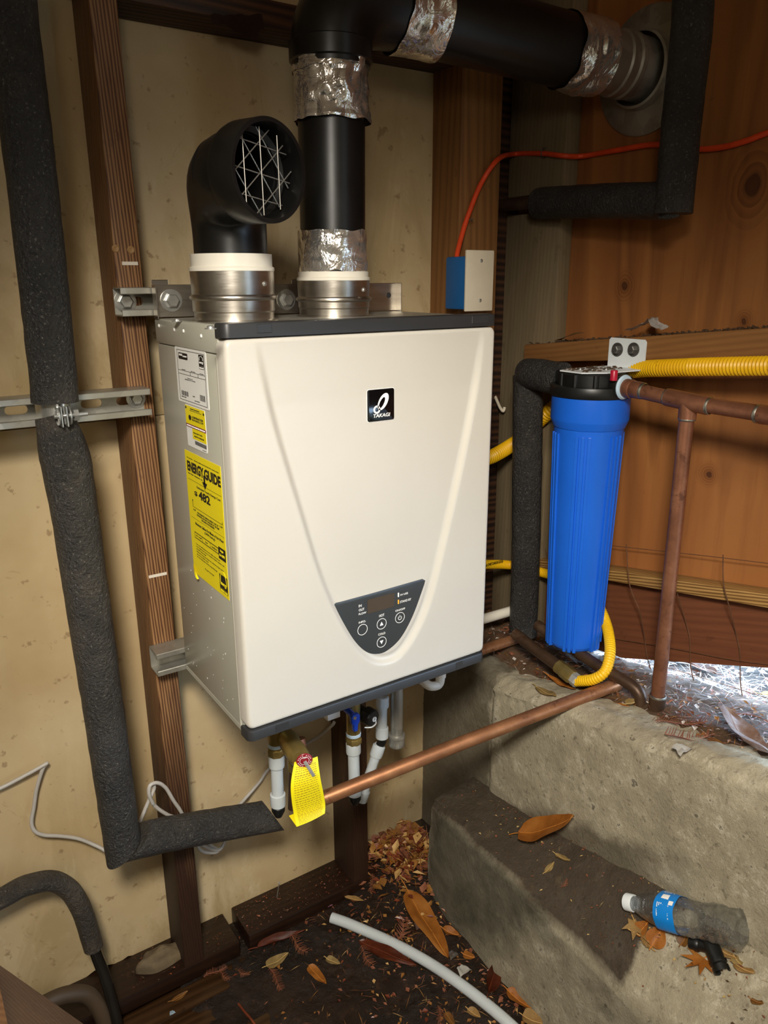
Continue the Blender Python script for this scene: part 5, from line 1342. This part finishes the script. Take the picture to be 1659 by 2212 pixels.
chc = V((-0.0688,0.0850,-0.6687)); b = B()
def chunk(u, v):
    a = 2*math.pi*u; r = math.sin(v*math.pi/2+.02)
    nz = 1 + .35*noise.noise(V((math.cos(a)*1.3, math.sin(a)*1.3, 2)))
    p = V((.058*nz*r*math.cos(a)+.004, .024*nz*r*math.sin(a), 0)); p.z = .026*math.cos(v*math.pi/2)**.6*(1-.35*math.cos(a)*r) + .010*noise.noise(V((p.x*45, p.y*60, 3)))*(1-v*v)
    return chc + p + V((0, 0, SILL-chc.z-.002))
b.grid(36, 14, chunk)
bmesh.ops.remove_doubles(b.bm, verts=b.bm.verts[:], dist=.0002)
tag(b.out('plaster_chunk', 'chunk', None, 60), 'broken lump of plaster lying against the wall by the stud', 'plaster chunk')

# ---- water bottle on the step
ba, bb = V((0.5600,-0.5300,-0.3823)), V((0.5830,-0.6905,-0.3121))
bd = (bb-ba).normalized()
bottle = thing('water_bottle', 'empty crumpled clear plastic water bottle with a blue label lying on the step', 'bottle', ba+bd*.1-V((0, 0, .032)))
prof = [(.0118, .006), (.0122, .018), (.0150, .024), (.0205, .036), (.0270, .052), (.0292, .066), (.0300, .074), (.0300, .104), (.0303, .108)]
for k in range(5): prof += [(.0303, .112+.016*k), (.0288, .119+.016*k), (.0303, .126+.016*k)]
prof += [(.0303, .194), (.0300, .202), (.022, .205), (.012, .199), (0, .198)]
b = B(); b.lathe(prof, ba, bd, 56)
for v in b.bm.verts:
    h_ = (v.co-ba).dot(bd)
    if h_ > .03:
        c_ = ba+bd*h_; n_ = noise.noise(c_*26 + (v.co-c_).normalized()*1.4 + V((3, 0, 0)))
        v.co += (v.co-c_).normalized()*(.0065*n_ - .003)*min(1, (h_-.03)/.03) if not .068 < h_ < .108 else (v.co-c_).normalized()*(.0045*n_ - .002)
b.out('bottle_body', 'pet', bottle, 30)
b = B(); b.lathe([(0, -.001), (.0135, -.001), (.0142, .0), (.0142, .013), (.0135, .015), (.0122, .015)], ba, bd, 36); b.out('bottle_cap', 'cap_white', bottle, 30)
b = B(); b.lathe([(.0303, .070), (.0306, .072), (.0306, .104), (.0303, .106)], ba, bd, 56)
e1 = bd.cross(V((0, 0, 1))).normalized(); e2 = e1.cross(bd)
for v in b.bm.verts:
    h_ = (v.co-ba).dot(bd); c_ = ba+bd*h_; n_ = noise.noise(c_*26 + (v.co-c_).normalized()*1.4 + V((3, 0, 0)))
    v.co += (v.co-c_).normalized()*(.0042*n_ - .0012) + bd*.004*noise.noise((v.co-c_)*30)
blab = b.out('bottle_label', 'bottle_label', bottle, 40)
vs = []; fs = []
def lab_at(a, h_):
    d = e1*math.cos(a)+e2*math.sin(a); c_ = ba+bd*h_; n_ = noise.noise(c_*26 + d*1.4 + V((3, 0, 0)))
    return c_ + d*(.0306+.0042*n_-.0012+.0005)
for (a0, a1) in ((.2, 1.0), (1.75, 2.5)):
    for k in range(7):
        h_ = .076+.0032*k; nseg = 9
        for j in range(nseg):
            if (j*7+k*3) % 5 == 0: continue
            t0, t1 = a0+(a1-a0)*j/nseg, a0+(a1-a0)*(j+.85)/nseg; kk = len(vs)
            vs += [lab_at(t0, h_), lab_at(t1, h_), lab_at(t1, h_+.0015), lab_at(t0, h_+.0015)]; fs.append((kk, kk+1, kk+2, kk+3))
for (a0, a1, h0, h1) in ((1.25, 1.58, .080, .0925), (.95, 1.20, .095, .103)):
    for j in range(4):
        kk = len(vs); t0, t1 = a0+(a1-a0)*j/4, a0+(a1-a0)*(j+1)/4
        vs += [lab_at(t0, h0), lab_at(t1, h0), lab_at(t1, h1), lab_at(t0, h1)]; fs.append((kk, kk+1, kk+2, kk+3))
me = bpy.data.meshes.new('label_print'); me.from_pydata([tuple(v) for v in vs], [], fs); link('label_print', me, 'white_print', blab, None)

# ---- black barbed elbow under the bottle
fa, fb, fcn = V((0.5674,-0.6489,-0.3727)), V((0.5753,-0.6797,-0.3599)), V((0.5635,-0.7033,-0.3703))
felb = B()
felb.tube([fa, fb], .0098, 20); felb.lathe([(.0115, 0), (.0115, .004), (.0100, .007)], lerp(fa, fb, .25), fb-fa, 20)
felb.lathe([(.0122, -.016), (.0122, .012)], fb, (fcn-fb), 20)
fd = (fcn-fb).normalized()
felb.lathe([(.0, -.0125), (.0125, -.0125), (.0125, .018), (.0135, .020), (.0135, .024), (.0112, .026), (.0112, .034), (.0128, .036), (.0128, (fcn-fb).length), (.0098, (fcn-fb).length), (.0095, .012), (0, .012)], fb, fd, 26)
tag(felb.out('pipe_elbow', 'blackcap', None, 30), 'loose black plastic pipe elbow lying under the water bottle', 'pipe elbow')

# ================================================================== on the ledger
def crumple(name, pts_fn, nu, nv, mat): 
    b = B(); b.grid(nu, nv, pts_fn); bmesh.ops.solidify(b.bm, geom=b.bm.faces[:], thickness=.0004); return b.out(name, mat, None, 20)
lz = lambda y: .509 + (.022-y)*.1107
k0, k1, k2 = V((0.8120,-0.2261,0.5494)), V((0.8120,-0.2769,0.5729)), V((0.8120,-0.3077,0.5534))
spn = smooth([k0, lerp(k0, k1, .6)+V((0, 0, -.004)), k1, lerp(k1, k2, .5)+V((-.01, 0, .001)), k2], 6)
def foilfn(u, v):
    f_ = u*(len(spn)-1); i = min(len(spn)-2, int(f_)); p = lerp(spn[i], spn[i+1], f_-i)
    return p + V((-.012+.024*v, 0, .004*abs(noise.noise(V((u*9, v*4, 1))))+.012*v*u*.3)) + noise.noise_vector(p*60+V((v*3, 0, 0)))*.0035
tag(crumple('foil_scrap', foilfn, 34, 8, 'foil_scrap'), 'crumpled scrap of foil tape lying on the ledger', 'foil scrap')
ca, cb2 = V((0.8150,-0.0496,0.5240)), V((0.8150,-0.1138,0.5420))
b = B(); b.grid(12, 4, lambda u, v: lerp(ca, cb2, u) + V((-.012+.022*v, 0, -.003+.007*(v-.5)*math.sin(u*3)+.003*math.sin(u*math.pi))))
bmesh.ops.solidify(b.bm, geom=b.bm.faces[:], thickness=.0012)
tag(b.out('wood_chip', 'chip'), 'pale curled wood chip lying on the left end of the ledger', 'wood chip')
r_ = random.Random(21); b = B()
for k in range(420):
    y = .02-.62*r_.random(); x = .795+.06*r_.random()**.6; z = lz(y)+.0006; s = .0008+.0024*r_.random()**2; a = r_.random()*6.3
    mtx = Matrix.Translation((x, y, z)) @ Matrix.Rotation(a, 4, 'Z') @ Matrix.Rotation(r_.random()-.5, 4, 'Y')
    b.box(-s*2, s*2, -s*.6, s*.6, 0, s*.9, 0, mat=mtx)
o = b.out('ledger_debris', 'drydirt', wall_right); o['kind'] = 'stuff'
# strip of dark paper hanging from the blocking
tp0 = [V((0.1353,0.0360,1.0064)), V((0.2188,0.0360,1.0203))]
b = B(); b.grid(14, 8, lambda u, v: lerp(tp0[0], tp0[1], u) + V((0, -.006*v-.003*math.sin(u*7), .012 - v*(.014+.030*max(0, u-.15)*(1 if u < .92 else .3)) + .004*noise.noise(V((u*6, v*2, 0))))))
bmesh.ops.solidify(b.bm, geom=b.bm.faces[:], thickness=.0008)
tag(b.out('torn_paper', 'darkpaper'), 'torn flap of dark building paper hanging under the blocking', 'paper')

# ================================================================== fence wire across the gap
fence = thing('wire_mesh', 'thin rusty fence wire stapled over the low boards and the gap', 'wire mesh', (.80, -.45, -.08))
for pts in ([(0.8080,-0.2697,0.1429), (0.8060,-0.2841,0.0761), (0.8060,-0.2961,0.0488), (0.8120,-0.3129,0.0139), (0.8400,-0.3111,-0.0577), (0.8420,-0.3190,-0.0911), (0.8600,-0.3261,-0.1373), (0.8700,-0.3311,-0.1679)],
            [(0.8350,-0.0203,0.0784), (0.8350,-0.0341,0.0491), (0.8200,-0.0660,0.0124)],
            [(0.8100,-0.3918,0.0810), (0.8380,-0.3961,0.0209), (0.8420,-0.4077,-0.0141), (0.8450,-0.4148,-0.0705), (0.8700,-0.4167,-0.1274), (0.8900,-0.4239,-0.1871)],
            [(0.8100,-0.4719,0.1817), (0.8080,-0.4809,0.1316), (0.8100,-0.4956,0.0926), (0.8420,-0.4969,0.0311), (0.8420,-0.5085,-0.0006), (0.8600,-0.5088,-0.0712), (0.8800,-0.5159,-0.1321), (0.9000,-0.5178,-0.1677)]):
    b = B(); b.tube(smooth(pts, 6), .0010, 8); b.out('upright_wire', 'rustwire', fence)
for pts in ([(0.8400,-0.1836,0.1120), (0.8360,-0.2453,0.1245), (0.8380,-0.3799,0.1503), (0.8360,-0.4553,0.1653), (0.8400,-0.5685,0.1848)],
            [(0.8700,-0.2177,-0.1706), (0.8700,-0.3068,-0.1556), (0.8700,-0.4153,-0.1485), (0.8700,-0.5122,-0.1403), (0.8700,-0.5994,-0.1330)],
            [(0.8800,-0.3399,-0.1162), (0.8800,-0.4229,-0.1025), (0.8800,-0.4991,-0.0918), (0.8800,-0.5858,-0.0802)],
            [(0.8420,-0.2384,-0.0826), (0.8420,-0.3708,-0.0489), (0.8420,-0.4949,-0.0203), (0.8420,-0.5938,0.0093)]):
    b = B(); b.tube(smooth(pts, 6), .0007, 8); b.out('cross_wire', 'rustwire', fence)

# ================================================================== fallen leaves and litter
def leaf_mesh(L, Wd, curl=.3, fold=.2, twist=0., nu=19, nv=7, seed=0, blunt=.5, stalk=.18):
    """A single leaf along +x, lying on z 0: pointed or blunt, cupped, with its midrib and stalk."""
    b = B(); r = random.Random(seed)
    def fn(u, v):
        w = Wd/2*math.sin(math.pi*min(1, u**(.85-.25*blunt)))**(.85-.25*blunt) if 0 < u < 1 else .0
        w = max(w, .0006)
        s = (v-.5)*2
        x = L*(u-.5); y = s*w
        z = fold*abs(s)*w + curl*L*.5*((u-.5)**2)*2 + .06*L*noise.noise(V((u*3, v*2+seed, seed*.7))) + twist*(u-.5)*y
        return V((x, y, z))
    b.grid(nu, nv, fn)
    bmesh.ops.solidify(b.bm, geom=b.bm.faces[:], thickness=.0005)
    if stalk: b.tube([fn(.0, .5)+V((-stalk*L, 0, .003)), fn(0, .5)+V((-stalk*L*.4, .001, .001)), fn(.04, .5)], .0009, 6)
    b.tube([fn(t/6*.94+.02, .5)+V((0, 0, .0006)) for t in range(7)], .0007, 5)
    lo = min(v.co.z for v in b.bm.verts)
    for v in b.bm.verts: v.co.z -= lo
    me = bpy.data.meshes.new('leaf'); b.bm.to_mesh(me); b.bm.free()
    me.polygons.foreach_set('use_smooth', [True]*len(me.polygons)); me.set_sharp_from_angle(angle=math.radians(50))
    return me
def put(me, name, mat, loc, rz, tilt=0., roll=0., scale=1., label=None, cat='leaf', group=None):
    me2 = me
    if not me.materials: me.materials.append(M[mat])
    elif me.materials[0] is not M[mat]: me2 = me.copy(); me2.materials[0] = M[mat]
    o = bpy.data.objects.new(name, me2); C.objects.link(o)
    o.location = loc; o.rotation_euler = (roll, tilt, rz); o.scale = (scale,)*3
    if label: tag(o, label, cat, group)
    return o
def spot(p, q):
    """Middle, length and bearing of a leaf from its two ends."""
    p, q = V(p), V(q); d = q-p
    return (p+q)/2, d.length, math.atan2(d.y, d.x), -math.asin(max(-1, min(1, d.z/d.length)))
def leaf(p, q, Wd, mat, label, **kw):
    c, L, rz, tl = spot(p, q); roll = kw.pop('roll', 0.); dz = kw.pop('dz', 0.)
    me = leaf_mesh(L, Wd, **kw)
    return put(me, 'fallen_leaf', mat, c+V((0, 0, dz)), rz, tl, roll, 1., label)
# -- ones that stand out
leaf((0.4378,-0.0563,-0.6672), (0.4149,-0.2308,-0.6845), .050, 'leaf_orange', 'large orange leaf lying between the tube and the step, with a foil flake on it', seed=1, curl=.10, fold=.10, blunt=.9)
leaf((0.4467,-0.0112,-0.6616), (0.4837,0.0304,-0.6520), .016, 'leaf_red', 'thin red brown leaf pointing up from the large orange leaf', seed=2)
leaf((0.2919,-0.0844,-0.6956), (0.3552,-0.2041,-0.6936), .032, 'leaf_red', 'flat dark red leaf under the white tube', seed=3, curl=.05, stalk=0)
leaf((0.1099,0.0257,-0.7012), (0.2127,0.0041,-0.6954), .022, 'leaf_red', 'long folded brown leaf beside the scarlet leaf', seed=4, fold=.9, curl=.1)
leaf((0.2393,0.0581,-0.7018), (0.2735,0.0394,-0.7004), .022, 'leaf_scarlet', 'small bright scarlet leaf at the edge of the sill', seed=5, fold=.4, blunt=1., stalk=.1)
leaf((0.1787,-0.0724,-0.7020), (0.1875,-0.1291,-0.7033), .022, 'leaf_orange', 'orange oval leaf alone on the wet boards', seed=6, curl=.2, blunt=1., stalk=0)
leaf((0.1054,-0.0281,-0.7018), (0.1567,-0.0271,-0.6975), .026, 'leaf_pale', 'pale veined leaf on the wet boards below the folded leaf', seed=7, fold=.3, blunt=1.)
leaf((-0.0796,0.0146,-0.7114), (-0.0444,0.0185,-0.7118), .012, 'leaf_brown', 'small narrow brown leaf on the boards near the drain hose', seed=8)
leaf((0.3313,0.0373,-0.6965), (0.3582,-0.0043,-0.6885), .014, 'leaf_tan', 'tan curled leaf by the sill above the tube end', seed=9, fold=.6)
leaf((0.2170,-0.0777,-0.7011), (0.2335,-0.1060,-0.7003), .018, 'leaf_pale', 'ragged pale leaf right of the orange oval leaf', seed=10, fold=.4, blunt=1.)
leaf((0.5600,-0.2794,-0.4253), (0.5880,-0.3882,-0.3264), .055, 'leaf_orange', 'broad curled orange brown leaf on the step', seed=11, curl=.22, fold=.25, blunt=1., roll=.45, dz=.006)
leaf((0.5693,-0.3571,-0.4144), (0.5743,-0.3897,-0.4082), .014, 'leaf_pale', 'small pale leaf on the step in front of the curled leaf', seed=12)
leaf((0.5363,-0.3645,-0.4332), (0.5600,-0.3642,-0.4197), .012, 'leaf_pale', 'greenish narrow leaf on the step beside the small pale leaf', seed=13)
leaf((0.4274,-0.3360,-0.6876), (0.4983,-0.2867,-0.6947), .030, 'leaf_red', 'glossy dark red leaf standing against the step', seed=14, fold=.7, roll=.4)
leaf((0.4663,-0.3502,-0.6898), (0.4788,-0.4075,-0.6926), .030, 'leaf_orange', 'orange leaf at the foot of the step below the red leaf', seed=15, fold=.4)
leaf((0.4531,-0.4065,-0.6890), (0.4740,-0.4390,-0.6912), .034, 'leaf_tan', 'tan leaf at the bottom edge beside the tube', seed=16, fold=.4, blunt=1.)
leaf((0.4468,-0.2394,-0.6840), (0.4628,-0.2586,-0.6863), .020, 'leaf_orange', 'small orange leaf between the large orange leaf and the step', seed=17, blunt=1.)
leaf((0.4466,-0.1703,-0.6775), (0.4679,-0.2016,-0.6829), .022, 'leaf_orange', 'orange leaf curled against the step right of the large leaf', seed=18, fold=.6)
leaf((0.3444,-0.3115,-0.7008), (0.3418,-0.3429,-0.7022), .016, 'leaf_brown', 'spotted brown leaf near the bottom edge left of the tube', seed=19, blunt=1.)
leaf((0.3806,-0.3339,-0.6959), (0.3890,-0.3618,-0.6947), .018, 'leaf_tan', 'curled tan leaf near the bottom edge under the tube', seed=20, fold=.6)
leaf((0.5049,0.0226,-0.6515), (0.5261,-0.0179,-0.6615), .026, 'leaf_brown', 'brown leaf with a stalk low in the pile by the step', seed=21, fold=.3)
leaf((0.5216,0.0802,-0.6493), (0.5221,0.0241,-0.6503), .022, 'leaf_tan', 'tan leaf near the top of the pile in the corner', seed=22, fold=.3)
leaf((0.4537,0.0832,-0.6592), (0.5159,0.1113,-0.6571), .020, 'leaf_orange', 'orange brown leaf on the left side of the corner pile', seed=23)
leaf((0.5451,0.0517,-0.6461), (0.5162,-0.0060,-0.6574), .018, 'leaf_red', 'dark red leaf wedged against the step in the pile', seed=24, fold=.5)
leaf((0.4511,0.0249,-0.6581), (0.4881,0.0480,-0.6509), .020, 'leaf_orange', 'orange leaf tucked in the middle of the corner pile', seed=25, fold=.4)
# on the footing and beyond
leaf((0.7304,-0.5470,-0.0784), (0.6276,-0.7025,-0.0556), .052, 'leaf_silver', 'big frosted leaf leaning on the footing at the right edge', seed=26, fold=.35, roll=-.35, dz=.01)
leaf((0.6618,-0.5747,-0.0942), (0.6709,-0.6070,-0.0832), .030, 'leaf_brown', 'rolled brown leaf behind the frosted leaf', seed=27, fold=.9, blunt=1.)
leaf((0.6632,-0.3737,-0.1272), (0.6862,-0.4060,-0.1112), .026, 'leaf_orange', 'orange brown leaf left of the copper elbow', seed=28, fold=.6)
leaf((0.6883,-0.3939,-0.1121), (0.7071,-0.4090,-0.1014), .020, 'leaf_pale', 'dull pale leaf right beside the copper elbow', seed=29, fold=.4, blunt=1.)
leaf((0.6868,-0.2009,-0.1445), (0.6775,-0.2840,-0.1341), .014, 'leaf_orange', 'narrow orange leaf lying under the brass coupling', seed=30, fold=.5)
leaf((0.6338,-0.2198,-0.1421), (0.6251,-0.2824,-0.1297), .020, 'leaf_pale', 'pale yellow leaf on the footing by the copper pipe', seed=31, fold=.3)
leaf((0.6645,-0.2582,-0.1462), (0.6657,-0.2715,-0.1423), .016, 'leaf_brown', 'small brown leaf on the footing next to the pale yellow leaf', seed=32, blunt=1.)
leaf((0.5830,-0.7114,-0.3568), (0.5810,-0.7259,-0.3588), .022, 'leaf_pale', 'round pale leaf right of the black elbow', seed=33, blunt=1.)
leaf((0.5769,-0.7163,-0.3641), (0.5812,-0.7480,-0.3568), .020, 'leaf_tan', 'thin tan leaf on the step right of the round pale leaf', seed=34)
leaf((0.5811,-0.6905,-0.3614), (0.5834,-0.7165,-0.3561), .022, 'leaf_tan', 'tan leaf showing behind the black elbow', seed=35)
leaf((0.5400,-0.6020,-0.4121), (0.5459,-0.5729,-0.4077), .018, 'leaf_tan', 'narrow tan leaf lying beside the maple leaf', seed=36, fold=.3)
leaf((0.5418,-0.5985,-0.4095), (0.5668,-0.5982,-0.3831), .032, 'leaf_orange', 'orange brown leaf under the middle of the bottle', seed=37, fold=.4, roll=.3)
leaf((0.5628,-0.6368,-0.3860), (0.5752,-0.6365,-0.3728), .018, 'leaf_brown', 'small brown leaf touching the left end of the black elbow', seed=38, fold=.4, blunt=1.)
leaf((0.5427,-0.5675,-0.4124), (0.5629,-0.5745,-0.3909), .026, 'leaf_orange', 'brown leaf half under the neck of the bottle', seed=39, fold=.3)
leaf((0.5594,-0.7575,-0.3818), (0.5633,-0.7746,-0.3767), .016, 'leaf_brown', 'small dull leaf on the step at the lower right edge', seed=40)
# maple leaves on the step
def maple(p, size, rz, tilt, label, mat='leaf_tan', seed=0):
    lobes = [(0, 1.), (.32, .42), (.62, .88), (.95, .36), (1.28, .70), (1.75, .25), (2.5, .30), (3.14, .10), (-2.5, .30), (-1.75, .25), (-1.28, .70), (-.95, .36), (-.62, .88), (-.32, .42)]
    lobes = sorted(lobes); b = B(); c = b.bm.verts.new((0, 0, .0)); ring = []; mid = []
    for a, r in lobes:
        ring.append(b.bm.verts.new((size*r*math.cos(a), size*r*math.sin(a), size*(.16*r*r + .08*noise.noise(V((a*2, seed, 0)))))))
        mid.append(b.bm.verts.new((size*r*.5*math.cos(a), size*r*.5*math.sin(a), size*.05*noise.noise(V((a*3, seed, 4))))))
    n = len(ring)
    for k in range(n):
        b.bm.faces.new((c, mid[k], mid[(k+1) % n])); b.bm.faces.new((mid[k], ring[k], ring[(k+1) % n], mid[(k+1) % n]))
    bmesh.ops.solidify(b.bm, geom=b.bm.faces[:], thickness=.0006)
    b.tube([(-size*.95, size*.1, .004), (-size*.5, .002, .002), (-.002, 0, .001)], .0010, 6)
    lo = min(v.co.z for v in b.bm.verts)
    for v in b.bm.verts: v.co.z -= lo
    me = bpy.data.meshes.new('leaf'); b.bm.to_mesh(me); b.bm.free()
    me.polygons.foreach_set('use_smooth', [True]*len(me.polygons)); me.set_sharp_from_angle(angle=math.radians(50))
    return put(me, 'maple_leaf', mat, p, rz, tilt, 0, 1., label)
maple((0.5527,-0.5556,-0.4027), .046, math.radians(-112), .12, 'pointed tan maple leaf lying below the bottle cap', seed=1)
maple((0.5645,-0.6752,-0.3813), .040, math.radians(170), .15, 'torn orange maple leaf under the black elbow', 'leaf_orange', seed=5)
maple((0.5440,-0.5820,-0.4085), .030, math.radians(-60), .05, 'smaller tan maple leaf tucked under the pointed one', seed=9)

# -- sprigs of redwood needles
def sprig_mesh(L, seed):
    b = B(); r = random.Random(seed); n = int(L/.0028)
    pts = [V((L*(t/6-.5), .006*math.sin(t*.6+seed), .0015+.002*math.sin(t+seed))) for t in range(7)]
    sp = smooth(pts, 4); b.tube(sp, .0006, 5)
    for k in range(n):
        t = .04+.94*k/n; p = sp[min(len(sp)-1, int(t*(len(sp)-1)))]
        l = .013*(1-.55*abs(t-.4))*(.8+.4*r.random())
        for s in (-1, 1):
            a = s*(.85+.25*r.random()); q = p + V((l*math.cos(a), l*math.sin(a), .002*r.random()+.001)); w = V((-math.sin(a), math.cos(a), 0))*.00055
            v = [b.bm.verts.new(x) for x in (p-w, p+w, q+w*.5, q-w*.5)]; b.bm.faces.new(v)
    me = bpy.data.meshes.new('sprig'); b.bm.to_mesh(me); b.bm.free(); return me
sprigs = [sprig_mesh(.060, 1), sprig_mesh(.050, 2), sprig_mesh(.045, 3)]
for k, (p, q, lab_) in enumerate((
        ((-0.0064,0.0244,-0.7117), (0.0414,0.0314,-0.7115), 'red brown redwood sprig on the boards, leftmost of the three sprigs by the stud'),
        ((0.0227,0.0252,-0.7113), (0.0375,-0.0061,-0.7111), 'redwood sprig on the boards, middle of the three sprigs by the stud'),
        ((0.0573,0.0042,-0.7087), (0.0709,-0.0222,-0.7075), 'short redwood sprig on the boards by the pale veined leaf'),
        ((0.1035,-0.0361,-0.7030), (0.1131,-0.0913,-0.7056), 'dark redwood sprig below the pale veined leaf'),
        ((0.1745,0.0050,-0.6941), (0.1935,-0.0473,-0.6992), 'redwood sprig lying across the end of the folded leaf'),
        ((0.3481,-0.1351,-0.6898), (0.3959,-0.1012,-0.6778), 'dark redwood sprig left of the large orange leaf'),
        ((0.4027,0.0413,-0.6746), (0.3820,-0.0001,-0.6814), 'redwood sprig lying in the litter by the second stud'),
        ((0.5620,-0.6005,-0.3880), (0.5737,-0.6360,-0.3742), 'redwood sprig under the bottle beside the brown leaf'),
        ((0.5329,-0.4079,-0.4345), (0.5493,-0.4077,-0.4244), 'tiny redwood sprig in the middle of the step'),
        ((0.6630,-0.4681,-0.1137), (0.7138,-0.5425,-0.0793), 'long redwood sprig at the foot of the copper elbow'),
        ((0.6248,-0.5272,-0.0907), (0.6879,-0.5691,-0.0826), 'redwood sprig lying along the lip of the footing'),
        ((0.7783,-0.5266,-0.0825), (0.7659,-0.6008,-0.0675), 'pale redwood sprig outside beyond the fence wire'),
        ((0.3348,-0.2951,-0.7012), (0.3191,-0.3380,-0.7029), 'redwood sprig near the bottom edge beside the spotted leaf'),
        ((0.2831,-0.1002,-0.6964), (0.2899,-0.1529,-0.6974), 'short dark sprig across the flat red leaf'))):
    c, L, rz, tl = spot(p, q); me = sprigs[k % 3]
    put(me, 'redwood_sprig', 'needle', c+V((0, 0, .003)), rz, tl, 0, L/(.060, .050, .045)[k % 3], lab_, 'sprig', 'redwood sprigs')

# -- scraps
def scrap(p, s, mat, label, name='paper_scrap', seed=0, cat='scrap'):
    b = B(); P0 = V(p)
    b.grid(6, 5, lambda u, v: P0 + V(((u-.5)*s*(1-.5*v), (v-.5)*s*.7, .003+.28*s*abs(noise.noise(V((u*3+seed, v*3, seed)))))))
    bmesh.ops.solidify(b.bm, geom=b.bm.faces[:], thickness=.0004)
    tag(b.out(name, mat, None, 20), label, cat)
scrap((0.4116,-0.1353,-0.6770), .026, 'foil', 'flake of foil lying on the large orange leaf', 'foil_flake', 1)
scrap((0.0580,0.1036,-0.7106), .020, 'white_scrap', 'small white triangular scrap on the wet sill', 'paper_scrap', 2)
scrap((0.4224,-0.2690,-0.6857), .030, 'white_scrap', 'white scrap against the white tube near the red leaf', 'paper_scrap', 3)
scrap((0.4269,-0.2309,-0.6832), .024, 'foil', 'grey foil flake near the tip of the large orange leaf', 'foil_flake', 4)
scrap((0.5123,0.0517,-0.6479), .020, 'white_scrap', 'white scrap on the leaf pile in the corner', 'paper_scrap', 5)
scrap((0.6090,-0.5643,-0.0835), .034, 'white_scrap', 'torn white scrap on the lip of the footing', 'paper_scrap', 6)
scrap((0.6736,-0.4812,-0.1060), .026, 'white_scrap', 'white scrap at the foot of the copper elbow', 'paper_scrap', 7)
scrap((0.2926,0.0395,-0.6994), .012, 'pink', 'pink petal at the end of the white tube', 'petal', 8, 'petal')
scrap((-0.0866,-0.0109,-0.7112), .012, 'tape', 'pale blue scrap on the wet boards by the hose', 'paper_scrap', 9)
sb_ = B(); sb_.tube(smooth([(0.0282,-0.0617,-0.7118), (0.0307,-0.0845,-0.7112), (0.0353,-0.1105,-0.7118), (0.0374,-0.1469,-0.7110)], 5), .0022, 7)
tag(sb_.out('twig', 'leaf_red'), 'dark twig lying on the wet boards at the bottom edge', 'twig')

# -- countless small litter: bits of leaf on the floor, needles and bits outside
def litter(n, place, mats, name, size, parent, seed, needles=.5, flat=.4):
    """Scatters slivers and flakes, one object for each colour."""
    r = random.Random(seed)
    for m_, share in mats:
        b = B()
        for k in range(int(n*share)):
            p = place(r)
            if p is None: continue
            a = r.random()*6.283; s = size*(.5+r.random()); d = V((math.cos(a), math.sin(a), (r.random()-.5)*flat)); w = V((-math.sin(a), math.cos(a), (r.random()-.5)*flat))
            if r.random() < needles: w = w*s*.035; d = d*s
            else: w = w*s*.22*(.5+r.random()); d = d*s*.42
            up = V((0, 0, .0006+.10*s*r.random()))
            P0 = V(p)+V((0, 0, .0008+.25*s*flat*r.random()))
            v = [b.bm.verts.new(P0+q) for q in (-d, w-d*.2+up, d, -w-d*.1+up)]
            b.bm.faces.new(v)
        o = b.out(name, m_, parent, None, normals=False); o['kind'] = 'stuff'
def on_floor(r):
    x = .02+.50*r.random()**.7; y = -.9+1.02*r.random()
    k = .25+.75*min(1, max(0, (x-.1)/.3))
    if r.random() > k: return None
    return (x, y, FZ+max(.0008, dirt_h(x, y)))
litter(2600, on_floor, (('leaf_brown', .35), ('needle', .35), ('leaf_tan', .14), ('leaf_red', .16)), 'leaf_crumbs', .011, floor, 5, .45)
def on_sill(r):
    x = -.15+.80*r.random(); y = .042+.084*r.random()
    if -.045 < x < .006 or .352 < x < .404 or .076 < x < .1: return None
    return (x, y, SILL+.0005+(.004 if x > .098 else 0))
litter(700, on_sill, (('needle', .35), ('drydirt', .4), ('leaf_red', .25)), 'sill_crumbs', .005, wall_back, 15, .4)
def in_pile(r):
    x = .56-.16*abs(r.gauss(0, .5)); y = .06+r.gauss(0, .07)
    if x > .60 or y > .125: return None
    return (x, y, FZ+dirt_h(x, y)+.012*r.random())
litter(700, in_pile, (('leaf_brown', .4), ('needle', .25), ('leaf_red', .25), ('leaf_tan', .10)), 'leaf_pile', .026, floor, 6, .15, .9)
def on_step(r):
    y = -.08-.9*r.random(); x = .50+.105*r.random()**.6
    return (x, y, step_top(x, y)+.003)
litter(420, on_step, (('needle', .5), ('leaf_pale', .25), ('drydirt', .25)), 'step_crumbs', .006, step, 7, .5)
def on_bank(r):
    y = .10-1.0*r.random(); x = .64+.21*r.random()
    return (x, y, bank_h(x, y)+.002)
litter(2600, on_bank, (('needle', .5), ('leaf_brown', .25), ('needle_pale', .25)), 'bank_litter', .013, ground, 8, .7, .5)
def outside(r):
    x = .82+1.0*r.random()**1.5; y = .35-1.9*r.random()
    return (x, y, out_h(x, y)+.003)
litter(17000, outside, (('needle_pale', .6), ('needle', .22), ('leaf_silver', .18)), 'needle_litter', .020, ground, 9, .82, .6)
# larger pale leaves lying outside
r_ = random.Random(31)
lm = [leaf_mesh(.075, .026, seed=50+k, fold=.3, curl=.15) for k in range(3)]
spots_ = ((1390, 1450), (1500, 1470), (1560, 1500), (1620, 1470), (1480, 1530), (1600, 1530), (1640, 1600), (1560, 1470))
for k, (px_, py_) in enumerate(spots_):
    y = -.30-.06*k-.05*r_.random(); x = .93+.22*r_.random()
    put(lm[k % 3], 'fallen_leaf', 'leaf_silver' if k % 2 else 'leaf_pale', (x, y, out_h(x, y)+.004), r_.random()*6, .1, 0, .8+.4*r_.random(), ('pale dry leaf outside the gap, ' + ('just right of the copper elbow', 'behind the first fence wire', 'behind the second fence wire', 'beyond the frosted leaf', 'lying farthest from the footing', 'close to the footing at the right edge', 'in the brightest patch of litter', 'under the lowest fence wire')[k]), 'leaf', 'leaves outside the gap')
